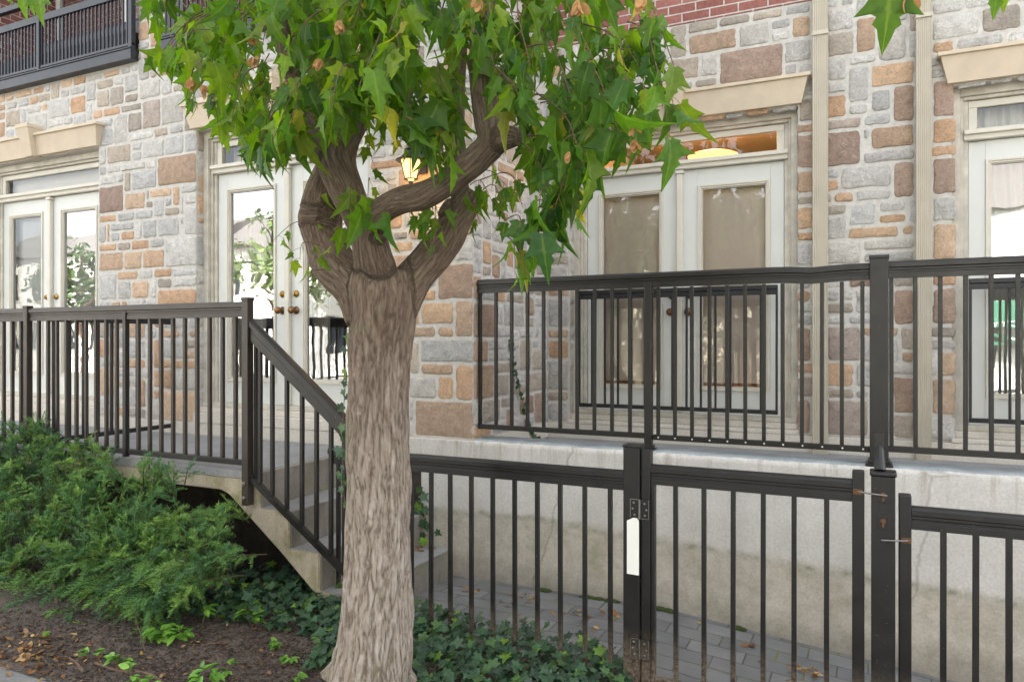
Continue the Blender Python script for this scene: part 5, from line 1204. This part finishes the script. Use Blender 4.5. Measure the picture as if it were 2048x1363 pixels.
def yret(px):
    u = (px-CX)/FPX; return (XC+.03)*(CT+u*ST)/(-ST+u*CT)
ivy_plant('wall_vine', 'narrow green vine on the side face of the stone corner, behind the terrace railing', [at(1098, 884, yret(1085)), at(1068, 870, yret(1068)), at(1055, 840, yret(1055)), at(1042, 790, yret(1042)), at(1028, 735, yret(1028)), at(1023, 680, yret(1023))], 90, .035, .008, .002, (1, -.2, .2), 'vine')
# small weeds, each one a plant
weeds = [(102,1266,4,.05,'tiny round-leaved seedling beneath the yew stem at the left'),(184,1300,6,.075,'pale green weed below the yew, nearest the pavement corner'),(238,1322,10,.09,'spreading broad-leaved weed left of centre in the mulch by the pavement'),(262,1350,6,.08,'low weed at the bottom frame edge beside the spreading weed'),
 (322,1272,22,.10,'bushy bright green weed clump just in front of the yew shrub'),(360,1276,12,.10,'bright green weed leaning right beside the bushy clump'),(404,1246,6,.10,'upright weed with one dry yellow leaf in front of the ivy'),(412,1352,9,.11,'broad-leaved weed at the bottom edge, left of the trunk roots'),(300,1358,5,.07,'round-leaved weed cut by the bottom edge of the frame'),
 (459,1333,5,.07,'curled pale weed in bare mulch between the pavement and trunk'),(503,1250,10,.11,'tall bright weed on a bare stem in front of the ivy'),(556,1286,12,.06,'small clover-like weed left of the trunk'),(580,1318,9,.06,'small yellow-green weed nearest the trunk ivy'),(592,1352,6,.06,'tiny green weed at the bottom edge beside the trunk ivy')]
WG = [(.17,.36,.05), (.13,.30,.045), (.22,.42,.07)]
for (px, py, n_, sz, lab) in weeds:
    g = atz(px, py, -1.6); g.z = soilz(g.x, g.y)-.003; e = empty('weed', tuple(g), lab, 'weed', 'small weeds in the mulch'); T = Tubes(); Lq = Leaves(oval_template(.30, .05))
    hh = sz*random.uniform(.6, 1.3)
    for i in range(max(2, n_//3)):
        a = random.uniform(0, 6.28); tip = g+Vector((math.cos(a)*sz*.35, math.sin(a)*sz*.3, hh*random.uniform(.6, 1.1))); T.add([g, (g+tip)/2+rv(.004), tip], [.0022, .0018, .0014], 5)
        for j in range(6):
            b = a+random.uniform(-1.6, 1.6); kk = random.uniform(.8, 1.2); c = random.choice(WG)
            Lq.add(tip-(tip-g)*random.uniform(0, .35), Vector((math.cos(b), math.sin(b), random.uniform(-.1, .7))), Vector((0, 0, 1))+rv(.3), sz*random.uniform(.38, .72), [v*kk for v in c], .4, .25)
    rel(Lq.make('leaves', M['ivy']), e); rel(T.make('stem', M['redtwig' if 0 else 'twig']), e)
DC = [(.36,.17,.06), (.28,.13,.05), (.45,.27,.08), (.20,.11,.06), (.50,.34,.16), (.33,.22,.13)]
Ld = Leaves(oval_template(.30, .1)); c = 0
def dead(px, py, zf, n_, spx, spy, s0=.03):
    for i in range(n_):
        g = atz(px+random.gauss(0, spx), py+random.gauss(0, spy), -1.65); 
        if g.y < 2.0: continue
        g.z = zf(g.x, g.y)+.006+.01*random.random(); k_ = random.uniform(.7, 1.2)
        Ld.add(g, Vector((random.gauss(0, 1), random.gauss(0, 1), random.gauss(0, .15))), Vector((random.gauss(0, .3), random.gauss(-.1, .3), 1)), s0*random.uniform(.6, 1.4), [v*k_ for v in random.choice(DC)], random.uniform(-.5, .3), random.uniform(0, .4))
dead(60, 1305, soilz, 150, 60, 18); dead(250, 1330, soilz, 45, 120, 22, .02); dead(480, 1310, soilz, 45, 110, 30, .02); dead(1140, 1345, soilz, 60, 90, 14)
wz = lambda x, y: zwalk(x)+.006*fbm(x, y, 2)
for (px, py, n_, s) in ((1060,1185,12,25),(1150,1210,8,20),(1260,1245,5,12),(1515,1255,9,12),(1560,1285,6,20),(1610,1290,12,16),(1645,1300,8,10),(1240,1215,6,15),(1040,1175,6,12),(1400,1220,3,40),(1850,1345,22,20),(1920,1355,16,22),(935,1165,6,12),(1500,1330,5,60),(1610,1320,8,30),(1100,1240,10,90)): dead(px, py, wz, n_, s, s*.18, .032)
for i in range(14):   # on the bottom step
    g = at(838+random.gauss(0, 14), 1085, 4.5); Ld.add((g.x, 4.5+random.uniform(-.1, .12), -1.50), Vector((random.gauss(0, 1), random.gauss(0, 1), .1)), Vector((0, -.3, 1)), .035, random.choice(DC), .1, .2)
tag(Ld.make('fallen_leaves', M['dry']), 'dry brown and orange leaves lying on mulch and pavers', 'fallen leaves', kind='stuff')
# mulch chips
V, F, C_ = [], [], []
for i in range(9000):
    px, py = random.uniform(-60, 1300), random.uniform(1215, 1380); g = atz(px, py, -1.62)
    if g.y < 2.32 or g.y > 3.6: continue
    z = soilz(g.x, g.y)+random.uniform(-.002, .007); l, w_ = random.uniform(.006, .028), random.uniform(.003, .008); a = random.uniform(0, 3.14); dx = Vector((math.cos(a), math.sin(a), random.gauss(0, .25)))*l/2; dy = Vector((-math.sin(a), math.cos(a), random.gauss(0, .25)))*w_/2
    c = Vector((g.x, g.y, z)); b = len(V); up = Vector((0, 0, .003)); V += [c-dx-dy, c+dx-dy, c+dx+dy, c-dx+dy, c-dx-dy+up, c+dx*.8-dy*.7+up, c+dx*.8+dy*.7+up, c-dx+dy+up]
    for f in ((4,5,6,7),(0,1,5,4),(1,2,6,5),(2,3,7,6),(3,0,4,7)): F.append(tuple(b+k for k in f))
    k_ = random.uniform(.5, 1.4); cc = random.choice([(.11,.075,.055), (.07,.05,.04), (.17,.12,.09), (.09,.065,.05)]); C_ += [(cc[0]*k_, cc[1]*k_, cc[2]*k_, 1)]*8
tag(npobj('mulch_chips', np.array([tuple(v) for v in V]), F, M['dry'], None, False, {'lcol': ('FLOAT_COLOR', C_), 'mid': ('FLOAT', [0]*len(V))}), 'brown wood chips covering the planting bed', 'mulch', kind='stuff')
for i, (pts_, r_, lab) in enumerate([([(190,1310),(235,1322),(290,1332),(330,1350)], .010, 'grey surface root curving below the weeds towards the frame edge'),([(130,1290),(150,1300),(168,1325)], .009, 'short grey root near the pavement corner'),([(400,1282),(450,1276),(520,1272)], .005, 'straight pale twig lying in front of the ivy'),([(540,1265),(600,1266),(650,1264)], .003, 'thin twig lying left of the trunk'),([(270,1200),(275,1240),(292,1290)], .003, 'bent pale twig standing in the yew and touching the mulch'),([(380,1315),(400,1310),(425,1312)], .005, 'small twig in bare mulch')]):
    P = [];
    for (px, py) in pts_:
        g = atz(px, py, -1.6); g.z = soilz(g.x, g.y)+r_*.5; P.append((g, r_))
    if i == 4: P = [(at(272, 1195, 2.8), r_), (at(274, 1240, 2.78), r_), (P[-1][0], r_)]
    A, B = crv(P, 6); A = [a+rv(.002) for a in A]; T = Tubes(); T.add(A, [b*random.uniform(.7, 1.1) for b in B], 7); tag(T.make('fallen_twig', M['twig']), lab, 'twig')
# moss cushions along the foot of the wall
Vm, Fm = [], []
bm = bmesh.new()
for (px, w_) in ((1190, .10), (1225, .06), (1330, .06), (1090, .03), (1480, .02)):
    x = X(px, DA-.05); 
    for i in range(14):
        cx_ = x+random.gauss(0, w_*.5); r_ = random.uniform(.012, .022); m_ = Matrix.Translation((cx_, DA-.045-random.uniform(0, .02), zwalk(cx_)+.004)) @ Matrix.Diagonal((1.6, 1, .55, 1)); bmesh.ops.create_icosphere(bm, subdivisions=2, radius=r_, matrix=m_)
M['moss'] = simple('moss', (.06, .09, .015), .95, .4, 90, 1, .01)
tag(mobj('moss', bm, M['moss'], None, True), 'green moss cushions along the foot of the retaining wall', 'moss', kind='stuff')
# ------------------------------------------------------------------ the far side of the street (seen in the glass)
def facade(name, lab, x0, x1, y, h, m, wins, roofm, trimm='trim'):
    e = empty(name, ((x0+x1)/2, y, -1.67), lab, 'house')
    bm = bmesh.new(); holes = [(a, b, c, d) for a, b, c, d in wins]
    wallcells(bm, x0, x1, -1.67, h, holes, y-.25, y); box(bm, x0, x1, y-8, y-7.8, -1.67, h); box(bm, x0, x0+.2, y-7.8, y-.2505, -1.67, h); box(bm, x1-.2, x1, y-7.8, y-.2505, -1.67, h); rel(mobj('wall', bm, m), e)
    bm = bmesh.new(); prism_x(bm, [(y+.35, h+.001), (y-8.3, h+.001), (y-4.1, h+2.2)], x0-.3, x1+.3); rel(mobj('roof', bm, roofm), e)
    for a, b, c, d in wins:
        bm = bmesh.new()
        for q in ((a-.08, a, c, d), (b, b+.08, c, d), (a-.08, b+.08, d+.0005, d+.08), (a-.12, b+.12, c-.08, c-.0005), ((a+b)/2-.02, (a+b)/2+.02, c+.001, d-.001)): box(bm, q[0], q[1], y-.1, y+.03, q[2], q[3])
        w_ = rel(mobj('window', bm, M[trimm]), e); bm = bmesh.new(); box(bm, a+.001, b-.001, y-.14, y-.13, c+.001, d-.001); g = mobj('glass_pane', bm, M['fardark']); g.parent = w_
    return e
M['fardark'] = simple('dark_window_glass', (.03, .04, .05), .1, .1, 3, 0)
M['siding'] = simple('white_siding', (.78, .76, .70), .7, .04, 2, .2, .01)
M['creamr'] = simple('cream_render', (.74, .66, .50), .8, .05, 2, .2, .01)
M['grayroof'] = simple('grey_shingles', (.16, .15, .145), .9, .2, 8, .4, .01)
M['greenaw'] = simple('green_awning', (.03, .14, .08), .7, .1, 5, .1, .01)
def wins(x0, x1, zs, step=2.4, w_=1.0, h_=1.5):
    out = []; x = x0+1
    while x+w_ < x1-.5:
        for z in zs: out.append((x, x+w_, z, z+h_))
        x += step
    return out
facade('far_house', 'white clapboard house across the street, mirrored in the left doors', -48, -30, -16, 4.6, M['siding'], wins(-48, -30, (-.5, 2.3)), M['grayroof'])
facade('far_house', 'white sided house across the street, mirrored in the doors behind the trunk', -28, -14, -15.5, 4.2, M['siding'], wins(-28, -14, (-.5, 2.2), 3.0), M['grayroof'])
facade('far_house', 'cream rendered house across the street, mirrored in the middle doors', -12.5, -1.5, -16, 3.4, M['creamr'], wins(-12.5, -1.5, (-.5,), 3.4), M['grayroof'])
sh = facade('far_shop', 'white shop across the street with a green awning, mirrored in the right-hand doors', .5, 16, -15, 4.4, M['siding'], wins(.5, 16, (-1.0,), 3.2, 2.2, 1.6), M['grayroof'])
bm = bmesh.new(); prism_x(bm, [(-15, 1.3), (-13.9, .55), (-13.9, .15), (-13.95, .15), (-13.95, .5), (-15, 1.2)], 1.2, 9.0); rel(mobj('awning', bm, M['greenaw']), sh)
tc = bpy.data.curves.new('sign_lettering', 'FONT'); tc.body = 'OTTA'; tc.size = .42; tc.extrude = .01; tc.align_x = 'CENTER'; tc.align_y = 'CENTER'; to = bpy.data.objects.new('sign_lettering', tc); link(to); to.data.materials.append(M['white'])
mt = bpy.data.meshes.new_from_object(to.evaluated_get(bpy.context.evaluated_depsgraph_get())); bpy.data.objects.remove(to); mt.materials.clear(); mt.materials.append(M['white']); to = bpy.data.objects.new('sign_lettering', mt); link(to)
to.rotation_euler = (R(90), 0, R(180)); to.location = (3.6, -13.885, .35); rel(to, sh)
random.seed(21)
def far_tree(x, y, h, rr, n_, lab, col, dens=1.0):
    e = empty('street_tree', (x, y, -1.67), lab, 'tree', 'trees across the street'); T = Tubes()
    P, Rr = crv([(Vector((x, y, -1.8)), .20), (Vector((x+.05, y, -.2)), .15), (Vector((x-.05, y, h*.45)), .11), (Vector((x, y, h*.8)), .05)], 5); T.add(P, Rr, 10)
    for i in range(9):
        a = random.uniform(0, 6.28); z = random.uniform(.3, h*.6); T.add([Vector((x, y, z)), Vector((x+math.cos(a)*rr*.5, y+math.sin(a)*rr*.5, z+rr*.5)), Vector((x+math.cos(a)*rr*.85, y+math.sin(a)*rr*.85, z+rr*.7))], [.06, .04, .015], 6)
    rel(T.make('trunk', M['twig']), e); Lq = Leaves(oval_template(.38, .1)); cl = []
    for i in range(int(46*dens)):
        u_ = rv(1).normalized()*rr*random.uniform(.45, 1.0); cl.append(Vector((x, y, h*.55))+Vector((u_.x, u_.y, u_.z*1.05)))
    for i in range(n_):
        c = random.choice(cl)+rv(rr*.14); kk = random.uniform(.6, 1.4); Lq.add(c, rv(1), rv(1), random.uniform(.16, .3), [v*kk for v in col], .2, .1)
    rel(Lq.make('crown', M['ivy']), e)
far_tree(-20.5, -12.6, 5.6, 2.0, 1100, 'leafy street tree mirrored in the doors behind the trunk', (.16, .22, .09), .7)
far_tree(-9.0, -12.4, 6.0, 2.9, 2600, 'dense street tree mirrored in the left leaf of the middle doors', (.07, .12, .04))
far_tree(-3.6, -12.2, 6.2, 3.0, 2600, 'dense street tree mirrored in the right leaf of the middle doors', (.07, .12, .04))
far_tree(8.0, -12.3, 5.0, 2.0, 2000, 'street tree mirrored near the right frame edge', (.05, .09, .03))
far_tree(-33, -12.6, 5.5, 2.0, 1200, 'street tree mirrored in the far left doors', (.06, .11, .03), .6)
for o in bpy.data.objects:
    if o.type == 'MESH' and len(o.data.materials) == 0: print('nomat', o.name)
